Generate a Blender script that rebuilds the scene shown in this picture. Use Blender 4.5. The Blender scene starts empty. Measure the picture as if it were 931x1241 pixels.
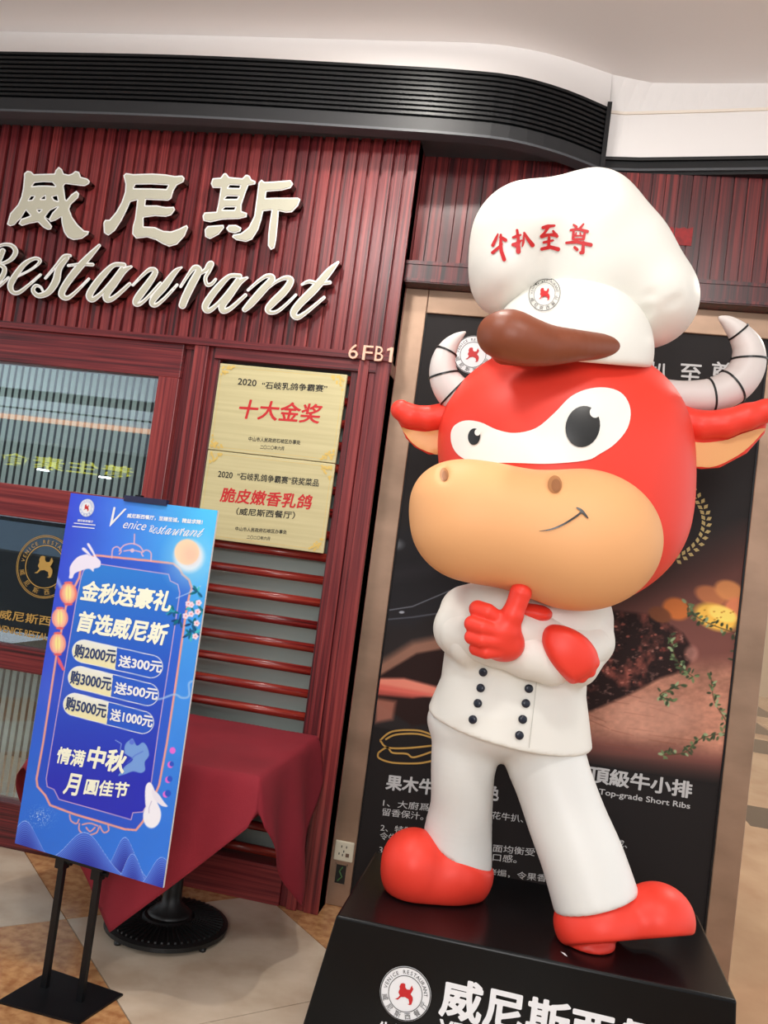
import bpy, bmesh, math, random
import numpy as np
from mathutils import Vector, Matrix
from mathutils.bvhtree import BVHTree

random.seed(7)
rng = np.random.default_rng(7)
# ------------------------------------------------------------------ camera, world, lights
IW, IH = 931, 1241
FP, YAW, PITCH, ROLL = 1051.13, -0.1896034, 0.0533840, 0.1312064
EYE = np.array([0.0, 0.0, 1.55])
cy, sy, cp, sp, cr, sr = (math.cos(YAW), math.sin(YAW), math.cos(PITCH), math.sin(PITCH), math.cos(ROLL), math.sin(ROLL))
FW = np.array([sy*cp, cy*cp, sp]); _r = np.array([cy, -sy, 0.0]); _u = np.cross(_r, FW)
RT = cr*_r + sr*_u; UP = -sr*_r + cr*_u
scene = bpy.context.scene
COL = scene.collection
cam_d = bpy.data.cameras.new('camera'); cam = bpy.data.objects.new('camera', cam_d); COL.objects.link(cam)
cam_d.sensor_fit = 'HORIZONTAL'; cam_d.sensor_width = 36.0; cam_d.lens = 36.0*FP/IW
cam_d.clip_start = 0.05; cam_d.clip_end = 100
M = Matrix.Identity(4)
for i in range(3):
    M[i][0] = RT[i]; M[i][1] = UP[i]; M[i][2] = -FW[i]; M[i][3] = EYE[i]
cam.matrix_world = M
scene.camera = cam
vs = scene.view_settings
vs.view_transform = 'Standard'; vs.look = 'None'; vs.gamma = 1.0; vs.exposure = 0.03; vs.use_curve_mapping = False

def lin(c):
    out = []
    for v in c[:3]:
        v = v/255.0
        out.append(v/12.92 if v <= 0.04045 else ((v+0.055)/1.055)**2.4)
    return tuple(out)

world = bpy.data.worlds.new('world'); scene.world = world; world.use_nodes = True
bgn = world.node_tree.nodes['Background']
bgn.inputs[0].default_value = (0.93, 0.97, 1.0, 1); bgn.inputs[1].default_value = 1.25

def area_lamp(loc, size, power, color=(1, .96, .9), aim=None, spread=180):
    d = bpy.data.lights.new('ceiling_or_fill_light', 'AREA'); d.shape = 'DISK'; d.size = size; d.energy = power; d.color = color
    d.spread = math.radians(spread)
    o = bpy.data.objects.new('ceiling_or_fill_light', d); COL.objects.link(o); o.location = loc
    if aim is not None:
        v = Vector(aim)-Vector(loc); o.rotation_euler = v.to_track_quat('-Z', 'Y').to_euler()
    return o
area_lamp((-0.75, 2.95, 3.82), 0.14, 24, (1, .95, .88), (-0.85, 2.8, 0))
area_lamp((-1.4, 1.5, 3.80), 0.5, 34, (1, .97, .93), (-0.4, 3.4, 1.6))
area_lamp((0.6, 0.9, 3.80), 0.5, 34, (1, .97, .93), (0.2, 3.2, 1.2))
area_lamp((0, -2.2, 2.4), 1.5, 105, (1, .98, .97), (0, 2.2, 3.9))  # unseen upward fill behind the camera, added to brighten the ceiling
area_lamp((1.9, 4.8, 3.6), 0.3, 40, (1, .93, .82), (1.4, 5.2, 0))
area_lamp((-3.0, 4.7, 3.3), 0.8, 55, (.92, 1, 1), (-3.0, 3.8, 1.2))

# ------------------------------------------------------------------ pixel <-> world helpers
def ray(x, y): return FW + RT*(x-465.5)/FP - UP*(y-620.5)/FP
def onY(x, y, Y): d = ray(x, y); return EYE + d*(Y/d[1])
def onZ(x, y, Z): d = ray(x, y); return EYE + d*((Z-EYE[2])/d[2])
def onP(x, y, o, n): d = ray(x, y); return EYE + d*(np.dot(np.array(o)-EYE, n)/np.dot(d, n))
def V2W(P): P = np.asarray(P, float); return EYE + P[..., 0:1]*RT - P[..., 1:2]*UP + P[..., 2:3]*FW
def vc(x, y, w): return np.array([(x-465.5)/FP*w, (y-620.5)/FP*w, w])
def W(x, y, w): return V2W(vc(x, y, w))
def proj(P):
    v = np.asarray(P)-EYE; z = v@FW
    return 465.5+FP*(v@RT)/z, 620.5-FP*(v@UP)/z

# ------------------------------------------------------------------ objects
WL = {}
def thing(name, label, cat, loc, group=None, kind=None):
    o = bpy.data.objects.new(name, None); o.empty_display_size = 0.1; COL.objects.link(o)
    o.location = loc; WL[o] = np.array(loc, float)
    if label: o['label'] = label
    if cat: o['category'] = cat
    if group: o['group'] = group
    if kind: o['kind'] = kind
    return o
def part(name, VF, mat, parent=None, smooth=False, loc=None, label=None):
    V, F = VF
    V = np.asarray(V, float)
    base = WL[parent] if parent is not None else np.zeros(3)
    if loc is None: loc = base if parent is not None else np.zeros(3)
    loc = np.array(loc, float)
    me = bpy.data.meshes.new(name)
    me.from_pydata((V-loc).tolist(), [], F if isinstance(F, list) else F.tolist())
    me.materials.append(mat)
    if smooth: me.polygons.foreach_set('use_smooth', [True]*len(me.polygons))
    me.update()
    o = bpy.data.objects.new(name, me); COL.objects.link(o)
    if parent is not None: o.parent = parent
    o.location = loc-base; WL[o] = loc
    if label: o['label'] = label
    return o
def inst(src_mesh, name, parent, loc):
    o = bpy.data.objects.new(name, src_mesh); COL.objects.link(o)
    if parent is not None: o.parent = parent; o.location = np.array(loc)-WL[parent]
    else: o.location = loc
    WL[o] = np.array(loc, float)
    return o
def tag(o, label=None, cat=None, group=None, kind=None):
    if label: o['label'] = label
    if cat: o['category'] = cat
    if group: o['group'] = group
    if kind: o['kind'] = kind
    return o

class LINES:
    """each added line of lettering becomes a part of its own"""
    def __init__(s): s.L = []
    def add(s, VF): s.L.append(VF); return s
    def build(s, name, mat, parent=None, **k):
        for VF in s.L: part(name, VF, mat, parent, **k)
class MB:
    def __init__(s): s.V = []; s.F = []
    def add(s, VF):
        V, F = VF; n = len(s.V); s.V += [tuple(v) for v in V]; s.F += [tuple(int(i)+n for i in f) for f in F]; return s
    def box(s, x0, x1, y0, y1, z0, z1, b=0.0): return s.add(boxm(x0, x1, y0, y1, z0, z1, b))
    def tube(s, pts, r, n=12, caps=True): return s.add(tubem(pts, r, n, caps))
    def get(s): return s.V, s.F
    def build(s, name, mat, parent=None, **k): return part(name, (s.V, s.F), mat, parent, **k)
def boxm(x0, x1, y0, y1, z0, z1, b=0.0):
    if b <= 0:
        V = [(x, y, z) for x in (x0, x1) for y in (y0, y1) for z in (z0, z1)]
        F = [(0, 1, 3, 2), (4, 6, 7, 5), (0, 4, 5, 1), (2, 3, 7, 6), (0, 2, 6, 4), (1, 5, 7, 3)]
        return V, F
    bm = bmesh.new(); bmesh.ops.create_cube(bm, size=1)
    for v in bm.verts:
        v.co = Vector(((x0+x1)/2+v.co.x*(x1-x0), (y0+y1)/2+v.co.y*(y1-y0), (z0+z1)/2+v.co.z*(z1-z0)))
    bmesh.ops.bevel(bm, geom=list(bm.edges), offset=b, segments=2, affect='EDGES', profile=0.5)
    r = bmout(bm); return r
def bmout(bm):
    bm.verts.index_update(); V = [tuple(v.co) for v in bm.verts]; F = [tuple(v.index for v in f.verts) for f in bm.faces]; bm.free(); return V, F
def tubem(pts, r, n=12, caps=True):
    pts = np.asarray(pts, float); m = len(pts); rs = np.broadcast_to(np.asarray(r, float), (m,))
    T = np.gradient(pts, axis=0); T /= np.linalg.norm(T, axis=1)[:, None]+1e-12
    a = np.array([0, 0, 1.0]) if abs(T[0, 2]) < .9 else np.array([1.0, 0, 0])
    N = np.cross(T[0], a); N /= np.linalg.norm(N); V = []; F = []
    for i in range(m):
        N = N-T[i]*np.dot(N, T[i]); N /= np.linalg.norm(N); B = np.cross(T[i], N)
        for k in range(n):
            t = 2*math.pi*k/n; V.append(pts[i]+rs[i]*(math.cos(t)*N+math.sin(t)*B))
    for i in range(m-1):
        for k in range(n):
            k2 = (k+1) % n; F.append((i*n+k, i*n+k2, (i+1)*n+k2, (i+1)*n+k))
    if caps: F.append(tuple(range(n-1, -1, -1))); F.append(tuple((m-1)*n+k for k in range(n)))
    return V, F
def lathe(prof, c, n=48):
    V = []; F = []; m = len(prof)
    for r, z in prof:
        for k in range(n):
            t = 2*math.pi*k/n; V.append((c[0]+r*math.cos(t), c[1]+r*math.sin(t), c[2]+z))
    for i in range(m-1):
        for k in range(n):
            k2 = (k+1) % n; F.append((i*n+k, i*n+k2, (i+1)*n+k2, (i+1)*n+k))
    F.append(tuple(range(n-1, -1, -1))); F.append(tuple((m-1)*n+k for k in range(n)))
    return V, F
def spline(pts, n=8):
    P = np.asarray(pts, float); out = []
    for i in range(len(P)-1):
        p0 = P[max(i-1, 0)]; p1 = P[i]; p2 = P[i+1]; p3 = P[min(i+2, len(P)-1)]
        for k in range(n):
            t = k/n
            out.append(0.5*((2*p1)+(-p0+p2)*t+(2*p0-5*p1+4*p2-p3)*t*t+(-p0+3*p1-3*p2+p3)*t**3))
    out.append(P[-1]); return np.array(out)

def closed(pts, n=6):
    P = np.asarray(pts, float); Q = np.vstack([P[-1:], P, P[:2]]); s = spline(Q, n); return s[n:-n][:-1]

# ------------------------------------------------------------------ materials
def mat(name, rgb, rough=.5, metal=0., spec=.5, coat=0., coat_r=.1, emit=None, estr=1., bump=None, var=None):
    m = bpy.data.materials.new(name); m.use_nodes = True; nt = m.node_tree; b = nt.nodes['Principled BSDF']
    b.inputs['Base Color'].default_value = (*lin(rgb), 1); b.inputs['Roughness'].default_value = rough
    b.inputs['Metallic'].default_value = metal; b.inputs['Specular IOR Level'].default_value = spec
    b.inputs['Coat Weight'].default_value = coat; b.inputs['Coat Roughness'].default_value = coat_r
    if emit: b.inputs['Emission Color'].default_value = (*lin(emit), 1); b.inputs['Emission Strength'].default_value = estr
    if var:      # (scale vector, second colour, amount scale)
        geo = nt.nodes.new('ShaderNodeNewGeometry'); mp = nt.nodes.new('ShaderNodeMapping'); mp.inputs['Scale'].default_value = var[0]
        nz = nt.nodes.new('ShaderNodeTexNoise'); nz.inputs['Scale'].default_value = 1; nz.inputs['Detail'].default_value = 5
        rp = nt.nodes.new('ShaderNodeValToRGB'); rp.color_ramp.elements[0].position = .38; rp.color_ramp.elements[1].position = .66
        rp.color_ramp.elements[0].color = (*lin(rgb), 1); rp.color_ramp.elements[1].color = (*lin(var[1]), 1)
        nt.links.new(geo.outputs['Position'], mp.inputs[0]); nt.links.new(mp.outputs[0], nz.inputs[0]); nt.links.new(nz.outputs[0], rp.inputs[0])
        nt.links.new(rp.outputs[0], b.inputs['Base Color'])
    if bump:     # (scale vector, strength)
        geo = nt.nodes.new('ShaderNodeNewGeometry'); mp = nt.nodes.new('ShaderNodeMapping'); mp.inputs['Scale'].default_value = bump[0]
        nz = nt.nodes.new('ShaderNodeTexNoise'); nz.inputs['Scale'].default_value = 1; nz.inputs['Detail'].default_value = 3
        bp = nt.nodes.new('ShaderNodeBump'); bp.inputs['Strength'].default_value = bump[1]; bp.inputs['Distance'].default_value = .002
        nt.links.new(geo.outputs['Position'], mp.inputs[0]); nt.links.new(mp.outputs[0], nz.inputs[0]); nt.links.new(nz.outputs[0], bp.inputs['Height'])
        nt.links.new(bp.outputs[0], b.inputs['Normal'])
    return m
def wood(name, axis, dark=(42, 15, 19), mid=(104, 32, 37), light=(150, 61, 58), rough=.34, dens=1.0):
    m = bpy.data.materials.new(name); m.use_nodes = True; nt = m.node_tree; b = nt.nodes['Principled BSDF']
    geo = nt.nodes.new('ShaderNodeNewGeometry'); mp = nt.nodes.new('ShaderNodeMapping')
    mp.inputs['Scale'].default_value = {'z': (70*dens, 70*dens, .9), 'x': (.9, 70*dens, 70*dens)}[axis]
    nz = nt.nodes.new('ShaderNodeTexNoise'); nz.inputs['Scale'].default_value = 1; nz.inputs['Detail'].default_value = 3; nz.inputs['Roughness'].default_value = .7
    oi = nt.nodes.new('ShaderNodeObjectInfo'); ad = nt.nodes.new('ShaderNodeMath'); ad.operation = 'MULTIPLY_ADD'; ad.inputs[1].default_value = .16; ad.inputs[2].default_value = -.08
    a2 = nt.nodes.new('ShaderNodeMath'); a2.operation = 'ADD'
    rp = nt.nodes.new('ShaderNodeValToRGB'); e = rp.color_ramp.elements
    e[0].position = .30; e[0].color = (*lin(dark), 1); e[1].position = .70; e[1].color = (*lin(light), 1)
    k = e.new(.47); k.color = (*lin(mid), 1)
    L = nt.links.new
    L(geo.outputs['Position'], mp.inputs[0]); L(mp.outputs[0], nz.inputs[0]); L(oi.outputs['Random'], ad.inputs[0]); L(nz.outputs[0], a2.inputs[0]); L(ad.outputs[0], a2.inputs[1])
    L(a2.outputs[0], rp.inputs[0]); L(rp.outputs[0], b.inputs['Base Color'])
    b.inputs['Roughness'].default_value = rough; b.inputs['Specular IOR Level'].default_value = .5
    return m
def colmat(name, rough=.5, coat=0.):
    m = bpy.data.materials.new(name); m.use_nodes = True; nt = m.node_tree; b = nt.nodes['Principled BSDF']
    a = nt.nodes.new('ShaderNodeVertexColor'); a.layer_name = 'Col'; nt.links.new(a.outputs[0], b.inputs['Base Color'])
    b.inputs['Roughness'].default_value = rough; b.inputs['Coat Weight'].default_value = coat; b.inputs['Coat Roughness'].default_value = .08; b.inputs['Specular IOR Level'].default_value = .2
    return m
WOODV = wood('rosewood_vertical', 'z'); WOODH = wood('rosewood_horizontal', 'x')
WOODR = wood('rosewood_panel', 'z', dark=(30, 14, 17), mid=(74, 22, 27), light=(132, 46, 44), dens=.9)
WOODBAR = wood('rosewood_bar', 'x', dark=(50, 12, 14), mid=(120, 28, 26), light=(160, 60, 44), rough=.25)
BLACKM = mat('black_metal', (11, 12, 15), .42, spec=.35); BLACKG = mat('black_groove', (8, 8, 9), .6)
GREYLIP = mat('dark_grey_lip', (66, 68, 72), .5)
PLASTER = mat('white_plaster', (226, 222, 220), .9); CEIL = mat('ceiling_paint', (236, 230, 228), .9)
CREAM = mat('cream_moulding', (226, 215, 202), .7)
BRONZE = mat('brushed_bronze', (172, 142, 120), .42, metal=.6, var=((3, 3, 6), (148, 122, 102)))
INK = mat('black_print', (24, 22, 20), .5); REDINK = mat('red_print', (196, 30, 34), .5)
WHITEINK = mat('white_print', (236, 236, 238), .6); GREYINK = mat('grey_print', (196, 196, 196), .6)
GOLDINK = mat('gold_print', (206, 164, 88), .35, metal=.4)
DIM = mat('dim_interior', (24, 27, 30), .9)

# ------------------------------------------------------------------ 2D text helpers
_tc = {}
def text2d(s, bold=0., shear=0., extrude=0., space=1.):
    key = (s, bold, shear, extrude, space)
    if key in _tc: return _tc[key]
    c = bpy.data.curves.new('t', 'FONT'); c.body = s; c.size = 1; c.offset = bold; c.shear = shear; c.extrude = extrude; c.resolution_u = 3; c.space_character = space
    o = bpy.data.objects.new('t', c); COL.objects.link(o)
    dg = bpy.context.evaluated_depsgraph_get(); dg.update()
    me = o.evaluated_get(dg).to_mesh()
    V = np.array([v.co[:] for v in me.vertices]).reshape(-1, 3); F = [tuple(p.vertices) for p in me.polygons]
    o.evaluated_get(dg).to_mesh_clear()
    bpy.data.objects.remove(o); bpy.data.curves.remove(c)
    _tc[key] = (V, F); return V, F
def norm2d(V):
    lo = V[:, :2].min(0); hi = V[:, :2].max(0); return (V[:, :2]-lo)/(hi-lo+1e-9), (hi-lo)
def ptext(mb, s, BL, BR, hpx, o, n, up=(0, 0, 1), bold=.0, off=.002, shear=0., space=1.):
    """text whose box runs from BL to BR (picture points laid on the plane o,n)"""
    n = np.array(n, float); V, F = bold2d(s, bold, shear, space) if bold > 0 or shear else text2d(s, 0, 0, 0, space); q, _ = norm2d(V)
    a = onP(*BL, o, n); b = onP(*BR, o, n); h = hpx/FP*np.dot(a-EYE, FW)
    up = np.array(up, float); up -= n*np.dot(up, n); up /= np.linalg.norm(up)
    P = a+q[:, 0:1]*(b-a)+q[:, 1:2]*up*h+n*off
    mb.add((P, F))
def ribbon2d(pts, w):
    P = np.asarray(pts, float); T = np.gradient(P, axis=0); T /= np.linalg.norm(T, axis=1)[:, None]+1e-9
    N = np.stack([-T[:, 1], T[:, 0]], 1); V = np.concatenate([P+N*w/2, P-N*w/2]); m = len(P)
    return V, [(i, i+1, m+i+1, m+i) for i in range(m-1)]
def ring2d(r, w, n=56):
    t = np.linspace(0, 2*math.pi, n+1); return ribbon2d(np.stack([np.cos(t)*r, np.sin(t)*r], 1), w)
def disc2d(r, n=48):
    V = [(0, 0)]+[(r*math.cos(2*math.pi*k/n), r*math.sin(2*math.pi*k/n)) for k in range(n)]
    return np.array(V), [(0, k+1, (k+1) % n+1) for k in range(n)]
from mathutils.geometry import tessellate_polygon, delaunay_2d_cdt
def poly2d(pts, holes=()):
    loops = [[Vector((p[0], p[1], 0)) for p in pts]]+[[Vector((p[0], p[1], 0)) for p in h] for h in holes]
    V = [v[:2] for l in loops for v in l]
    return np.array(V), [tuple(t) for t in tessellate_polygon(loops)]
LION = [(-65, -100), (-40, -110), (-15, -105), (-10, -70), (10, -50), (45, -55), (55, -90), (65, -105), (72, -85), (85, -72), (75, -40), (60, -10), (90, 20), (95, 50), (85, 100), (65, 110), (40, 105), (60, 95), (45, 50), (0, 35), (-45, 45), (-75, 80), (-110, 80), (-80, 60), (-60, 30), (-82, 0), (-70, -40), (-78, -65)]
LION = [(x/190., -y/190.) for x, y in LION]
def arc_text(s, r, h, a0, a1, inward=False, bold=.01):
    """letters set round a circle; a0..a1 degrees measured clockwise from the top"""
    V = []; F = []; k = len(s)
    for i, ch in enumerate(s):
        if ch == ' ': continue
        a = math.radians(a0+(a1-a0)*(i/(k-1) if k > 1 else .5)); tv, tf = text2d(ch)
        c = tv[:, :2]-np.array([(tv[:, 0].min()+tv[:, 0].max())/2, .36]); c = c*h/.75
        if inward: c = -c
        cx, cyy = r*math.sin(a), r*math.cos(a)
        R = np.array([[math.cos(a), -math.sin(a)], [math.sin(a), math.cos(a)]])
        P = c@R+np.array([cx, cyy]); n = len(V); V += P.tolist(); F += [tuple(j+n for j in f) for f in tf]
    return np.array(V), F
def merge2d(*L):
    V = []; F = []
    for v, f in L:
        n = len(V); V += np.asarray(v)[:, :2].tolist(); F += [tuple(i+n for i in ff) for ff in f]
    return np.array(V), F
def seal_layers(with_text=True):
    d = {'disc': disc2d(1.0), 'lion': poly2d([(x*.64, y*.64) for x, y in LION])}
    L = [ring2d(.97, .035), ring2d(.66, .025)]
    L.append(arc_text('VENICE RESTAURANT', .80, .15, -82, 82)); L.append(arc_text('威尼斯西餐厅', .81, .19, 250, 110, True))
    d['ring'] = merge2d(*L); return d
SEAL = seal_layers()
def seal(parent, mapf, white, ink, red):
    """mapf(xy, lift)->world; three printed layers, returned as parts"""
    if white: part('badge_disc', (mapf(SEAL['disc'][0], .0015), SEAL['disc'][1]), white, parent)
    part('badge_ring', (mapf(SEAL['ring'][0], .0028), SEAL['ring'][1]), ink, parent)
    part('badge_lion', (mapf(SEAL['lion'][0], .0028), SEAL['lion'][1]), red, parent)
def planemap(c, ux, uy, n, r):
    c, ux, uy, n = [np.array(v, float) for v in (c, ux, uy, n)]
    return lambda q, lift: c+(np.asarray(q)[:, 0:1]*ux+np.asarray(q)[:, 1:2]*uy)*r+n*lift

# ------------------------------------------------------------------ contour tool (2-D shapes with holes from a distance field)
def polysdf(X, Y, pts):
    P = np.asarray(pts, float); d = np.full(X.shape, 1e9); ins = np.zeros(X.shape, bool)
    for i in range(len(P)):
        a = P[i]; b = P[(i+1) % len(P)]; e = b-a; wx = X-a[0]; wy = Y-a[1]
        t = np.clip((wx*e[0]+wy*e[1])/(e@e+1e-12), 0, 1); d = np.minimum(d, (wx-e[0]*t)**2+(wy-e[1]*t)**2)
        c = ((a[1] > Y) != (b[1] > Y)); xi = (b[0]-a[0])*(Y-a[1])/((b[1]-a[1]) if b[1] != a[1] else 1e-9)+a[0]
        ins ^= c & (X < xi)
    d = np.sqrt(d); return np.where(ins, -d, d)
def strokesdf(X, Y, pts):      # pts (x,y,r)
    P = np.asarray(pts, float); d = np.full(X.shape, 1e9)
    for i in range(len(P)-1):
        a = P[i]; b = P[i+1]; e = b[:2]-a[:2]; wx = X-a[0]; wy = Y-a[1]
        t = np.clip((wx*e[0]+wy*e[1])/(e@e+1e-12), 0, 1)
        d = np.minimum(d, np.hypot(wx-e[0]*t, wy-e[1]*t)-(a[2]+(b[2]-a[2])*t))
    return d
def contours(D, x0, y0, h, iso):
    D = D-iso; D = np.where(D == 0, 1e-6, D); S = D < 0
    k = S[:-1, :-1].astype(int)+S[1:, :-1]+S[:-1, 1:]+S[1:, 1:]
    seg = {}
    for i, j in zip(*np.nonzero((k > 0) & (k < 4))):
        c = [(i, j), (i+1, j), (i+1, j+1), (i, j+1)]; cr_ = []
        for q in range(4):
            a = c[q]; b = c[(q+1) % 4]
            if S[a] != S[b]: cr_.append((q, (a, b) if a < b else (b, a)))
        prs = [(cr_[0][1], cr_[1][1])] if len(cr_) == 2 else [(cr_[0][1], cr_[1][1]), (cr_[2][1], cr_[3][1])]
        for u, v in prs: seg.setdefault(u, []).append(v); seg.setdefault(v, []).append(u)
    loops = []; seen = set()
    for s in list(seg):
        if s in seen: continue
        L = [s]; seen.add(s); cur = s
        while True:
            nx = [v for v in seg[cur] if v not in seen]
            if not nx: break
            cur = nx[0]; seen.add(cur); L.append(cur)
        if len(L) < 6: continue
        P = []
        for a, b in L:
            t = D[a]/(D[a]-D[b]); P.append((x0+h*(a[0]+(b[0]-a[0])*t), y0+h*(a[1]+(b[1]-a[1])*t)))
        P = np.array(P); P = (P+np.roll(P, 1, 0)+np.roll(P, -1, 0))/3; loops.append(P)
    return loops
def evenodd(X, Y, loops):
    ins = np.zeros(np.shape(X), bool)
    for l in loops:
        P = np.asarray(l, float)
        for i in range(len(P)):
            a = P[i]; b = P[(i+1) % len(P)]
            c = ((a[1] > Y) != (b[1] > Y))
            if c.any(): ins ^= c & (X < (b[0]-a[0])*(Y-a[1])/((b[1]-a[1]) if b[1] != a[1] else 1e-12)+a[0])
    return ins
def fill_loops(loops):
    pts = []; ed = []
    for l in loops:
        s = len(pts); m = len(l); pts += [Vector((float(p[0]), float(p[1]))) for p in l]; ed += [(s+i, s+(i+1) % m) for i in range(m)]
    r = delaunay_2d_cdt(pts, ed, [], 0, 1e-7)
    if len(r[0]) != len(pts):
        mp_ = {j: (o[0] if o else 0) for j, o in enumerate(r[3])}
    else: mp_ = {j: (o[0] if o else j) for j, o in enumerate(r[3])}
    Pv = np.array([v[:] for v in r[0]]); T_ = np.array([tuple(f) for f in r[2]]); C_ = Pv[T_].mean(1); ok = evenodd(C_[:, 0], C_[:, 1], loops)
    return [tuple(mp_[i] for i in t_) for t_ in T_[ok]]
_bc = {}
def bold2d(s, bold, shear, space=1.):
    """letters thickened by their distance field (bold in em)"""
    key = (s, bold, shear, space)
    if key in _bc: return _bc[key]
    V, F = text2d(s, 0., 0., 0., space); cnt = {}
    for f in F:
        for i in range(len(f)): cnt[(f[i], f[(i+1) % len(f)])] = 1
    nxt = {a: b for a, b in cnt if (b, a) not in cnt}
    # weld duplicates by position
    kk = {}; rep = {}
    for i, v in enumerate(V): rep[i] = kk.setdefault((round(v[0], 5), round(v[1], 5)), i)
    es = [(rep[a], rep[b]) for (a, b) in cnt]; st_ = set(es); es = [e for e in es if (e[1], e[0]) not in st_]
    A = np.array([V[a][:2] for a, b in es]); B = np.array([V[b][:2] for a, b in es])
    lo = np.minimum(A[:, 0], B[:, 0]); hi = np.maximum(A[:, 0], B[:, 0]); o = np.argsort(lo); groups = []; cur = [o[0]]; ch = hi[o[0]]
    for i in o[1:]:
        if lo[i] > ch+bold*2.2+.004: groups.append(cur); cur = []
        cur.append(i); ch = max(ch, hi[i])
    groups.append(cur); OV = []; OF = []; h = .0125
    for g in groups:
        a = A[g]; b = B[g]; x0 = min(a[:, 0].min(), b[:, 0].min())-bold-.05; x1 = max(a[:, 0].max(), b[:, 0].max())+bold+.05; y0 = min(a[:, 1].min(), b[:, 1].min())-bold-.05; y1 = max(a[:, 1].max(), b[:, 1].max())+bold+.05
        X, Y = np.meshgrid(np.arange(x0, x1, h), np.arange(y0, y1, h), indexing='ij'); d = np.full(X.shape, 1e9); ins = np.zeros(X.shape, bool)
        for p, q in zip(a, b):
            e = q-p; wx = X-p[0]; wy = Y-p[1]; t = np.clip((wx*e[0]+wy*e[1])/(e@e+1e-12), 0, 1); d = np.minimum(d, (wx-e[0]*t)**2+(wy-e[1]*t)**2)
            c = ((p[1] > Y) != (q[1] > Y))
            if abs(e[1]) > 1e-9: ins ^= c & (X < e[0]*(Y-p[1])/e[1]+p[0])
        d = np.sqrt(d); d = np.where(ins, -d, d); L = contours(d, x0, y0, h, bold)
        L = [l for l in L if len(l) > 7]
        if not L: continue
        t_ = fill_loops(L); n = len(OV); OV += [tuple(p) for l in L for p in l]; OF += [tuple(i+n for i in f) for f in t_]
    OV = np.array(OV); OV = np.stack([OV[:, 0]+shear*OV[:, 1], OV[:, 1], OV[:, 1]*0], 1)
    _bc[key] = (OV, OF); return OV, OF
def loops_mesh(loops, f3, depth, back):
    """flat face of the outline plus side walls of the given depth along 'back'"""
    V2 = [p for l in loops for p in l]; tris = fill_loops(loops)
    front = f3(np.array(V2)); n = len(V2); V = front.tolist(); F = [tuple(t) for t in tris]
    if depth > 0:
        V += (front+np.array(back)*depth).tolist(); s = 0
        for l in loops:
            m = len(l)
            for i in range(m): F.append((s+i, s+(i+1) % m, n+s+(i+1) % m, n+s+i))
            s += m
    return V, F

# ================================================================== THE SETTING
YF = 3.729        # front plane of the timber shop front
YR = 3.88         # plane of the recessed bay with the poster
# ---- floor: diagonal marble tiles
TILE = .865
CREAMT = mat('cream_marble', (205, 187, 166), .2, var=((5, 5, 5), (186, 165, 142)))
TANT = mat('tan_granite', (196, 148, 100), .2, var=((26, 26, 26), (160, 108, 70)))
DARKT = mat('dark_granite', (66, 52, 44), .12)
GROUT = mat('grout', (150, 132, 112), .8)
floor = part('floor', boxm(-6, 9, -7, 17, -.06, -.006), GROUT); tag(floor, kind='structure')
def tile_mesh(name, s, m):
    g = .0022; V = [(-s/2+g, -s/2+g, 0), (s/2-g, -s/2+g, 0), (s/2-g, s/2-g, 0), (-s/2+g, s/2-g, 0)]
    V = [((x-y)/math.sqrt(2), (x+y)/math.sqrt(2), z) for x, y, z in V]
    V2 = [(x, y, -.006) for x, y, z in V]
    me = bpy.data.meshes.new(name); me.from_pydata(V+V2, [], [(0, 1, 2, 3), (0, 4, 5, 1), (1, 5, 6, 2), (2, 6, 7, 3), (3, 7, 4, 0)]); me.materials.append(m); return me
tm = [tile_mesh('floor_tile', TILE, CREAMT), tile_mesh('floor_tile', TILE, TANT)]
half = tile_mesh('floor_tile', .16, DARKT)
# p=(x+y)/sqrt2 , q=(y-x)/sqrt2 ; joints at p = 1.1 + k*TILE, q = 3.44 + m*TILE
for k in range(-4, 9):
    for mm in range(-6, 6):
        p = 1.1+TILE*(k+.5); q = 3.44+TILE*(mm+.5)
        x = (p-q)/math.sqrt(2); y = (p+q)/math.sqrt(2)
        if not (-4.2 < x < 1.45 and .6 < y < 4.0): continue
        inst(tm[0] if (k+mm) % 2 == 1 or (k, mm) == (0, -2) else tm[1], 'floor_tile', floor, (x, y, 0))
CORR = part('floor_field', boxm(.90, 9, 3.2, 17, -.006, .0002), mat('corridor_marble', (196, 158, 122), .1, var=((2, 1.2, 2), (170, 128, 96))), floor)
for (px, py) in [(905, 880), (925, 905), (921, 990), (908, 860)]:
    c = onZ(px, py, 0); s = .28*c[1]/7
    me = part('dark_inlay', boxm(c[0]-s*.5, c[0]+s*.5, c[1]-s*1.2, c[1]+s*1.2, -.006, .0006), DARKT, floor)
for (px, py) in []:
    c = onZ(px, py, 0); MB().box(c[0]-.09, c[0]+.09, c[1]-.09, c[1]+.09, -.005, .0006).build('dark_inlay', DARKT, floor)
# ---- left facade wall (battens above, windows below)
wall = part('wall_front', MB().box(-4.2, -.772, YF+.022, YF+.10, 2.40, 3.70).box(-.80, -.772, YF+.004, YR+.02, 0, 3.70).get(), WOODV); tag(wall, kind='structure')
bat = bpy.data.meshes.new('batten'); v, f = boxm(-.0205, .0205, 0, .022, 2.446, 3.62, 0); bat.from_pydata(v, [], f); bat.materials.append(WOODV)
x = -.772-.0205
while x > -4.1:
    inst(bat, 'batten', wall, (x, YF, 0)); x -= .0575
MB().box(-4.2, -.768, YF-.022, YF+.02, 2.416, 2.448, 0).build('ledge', WOODH, wall)
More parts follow.
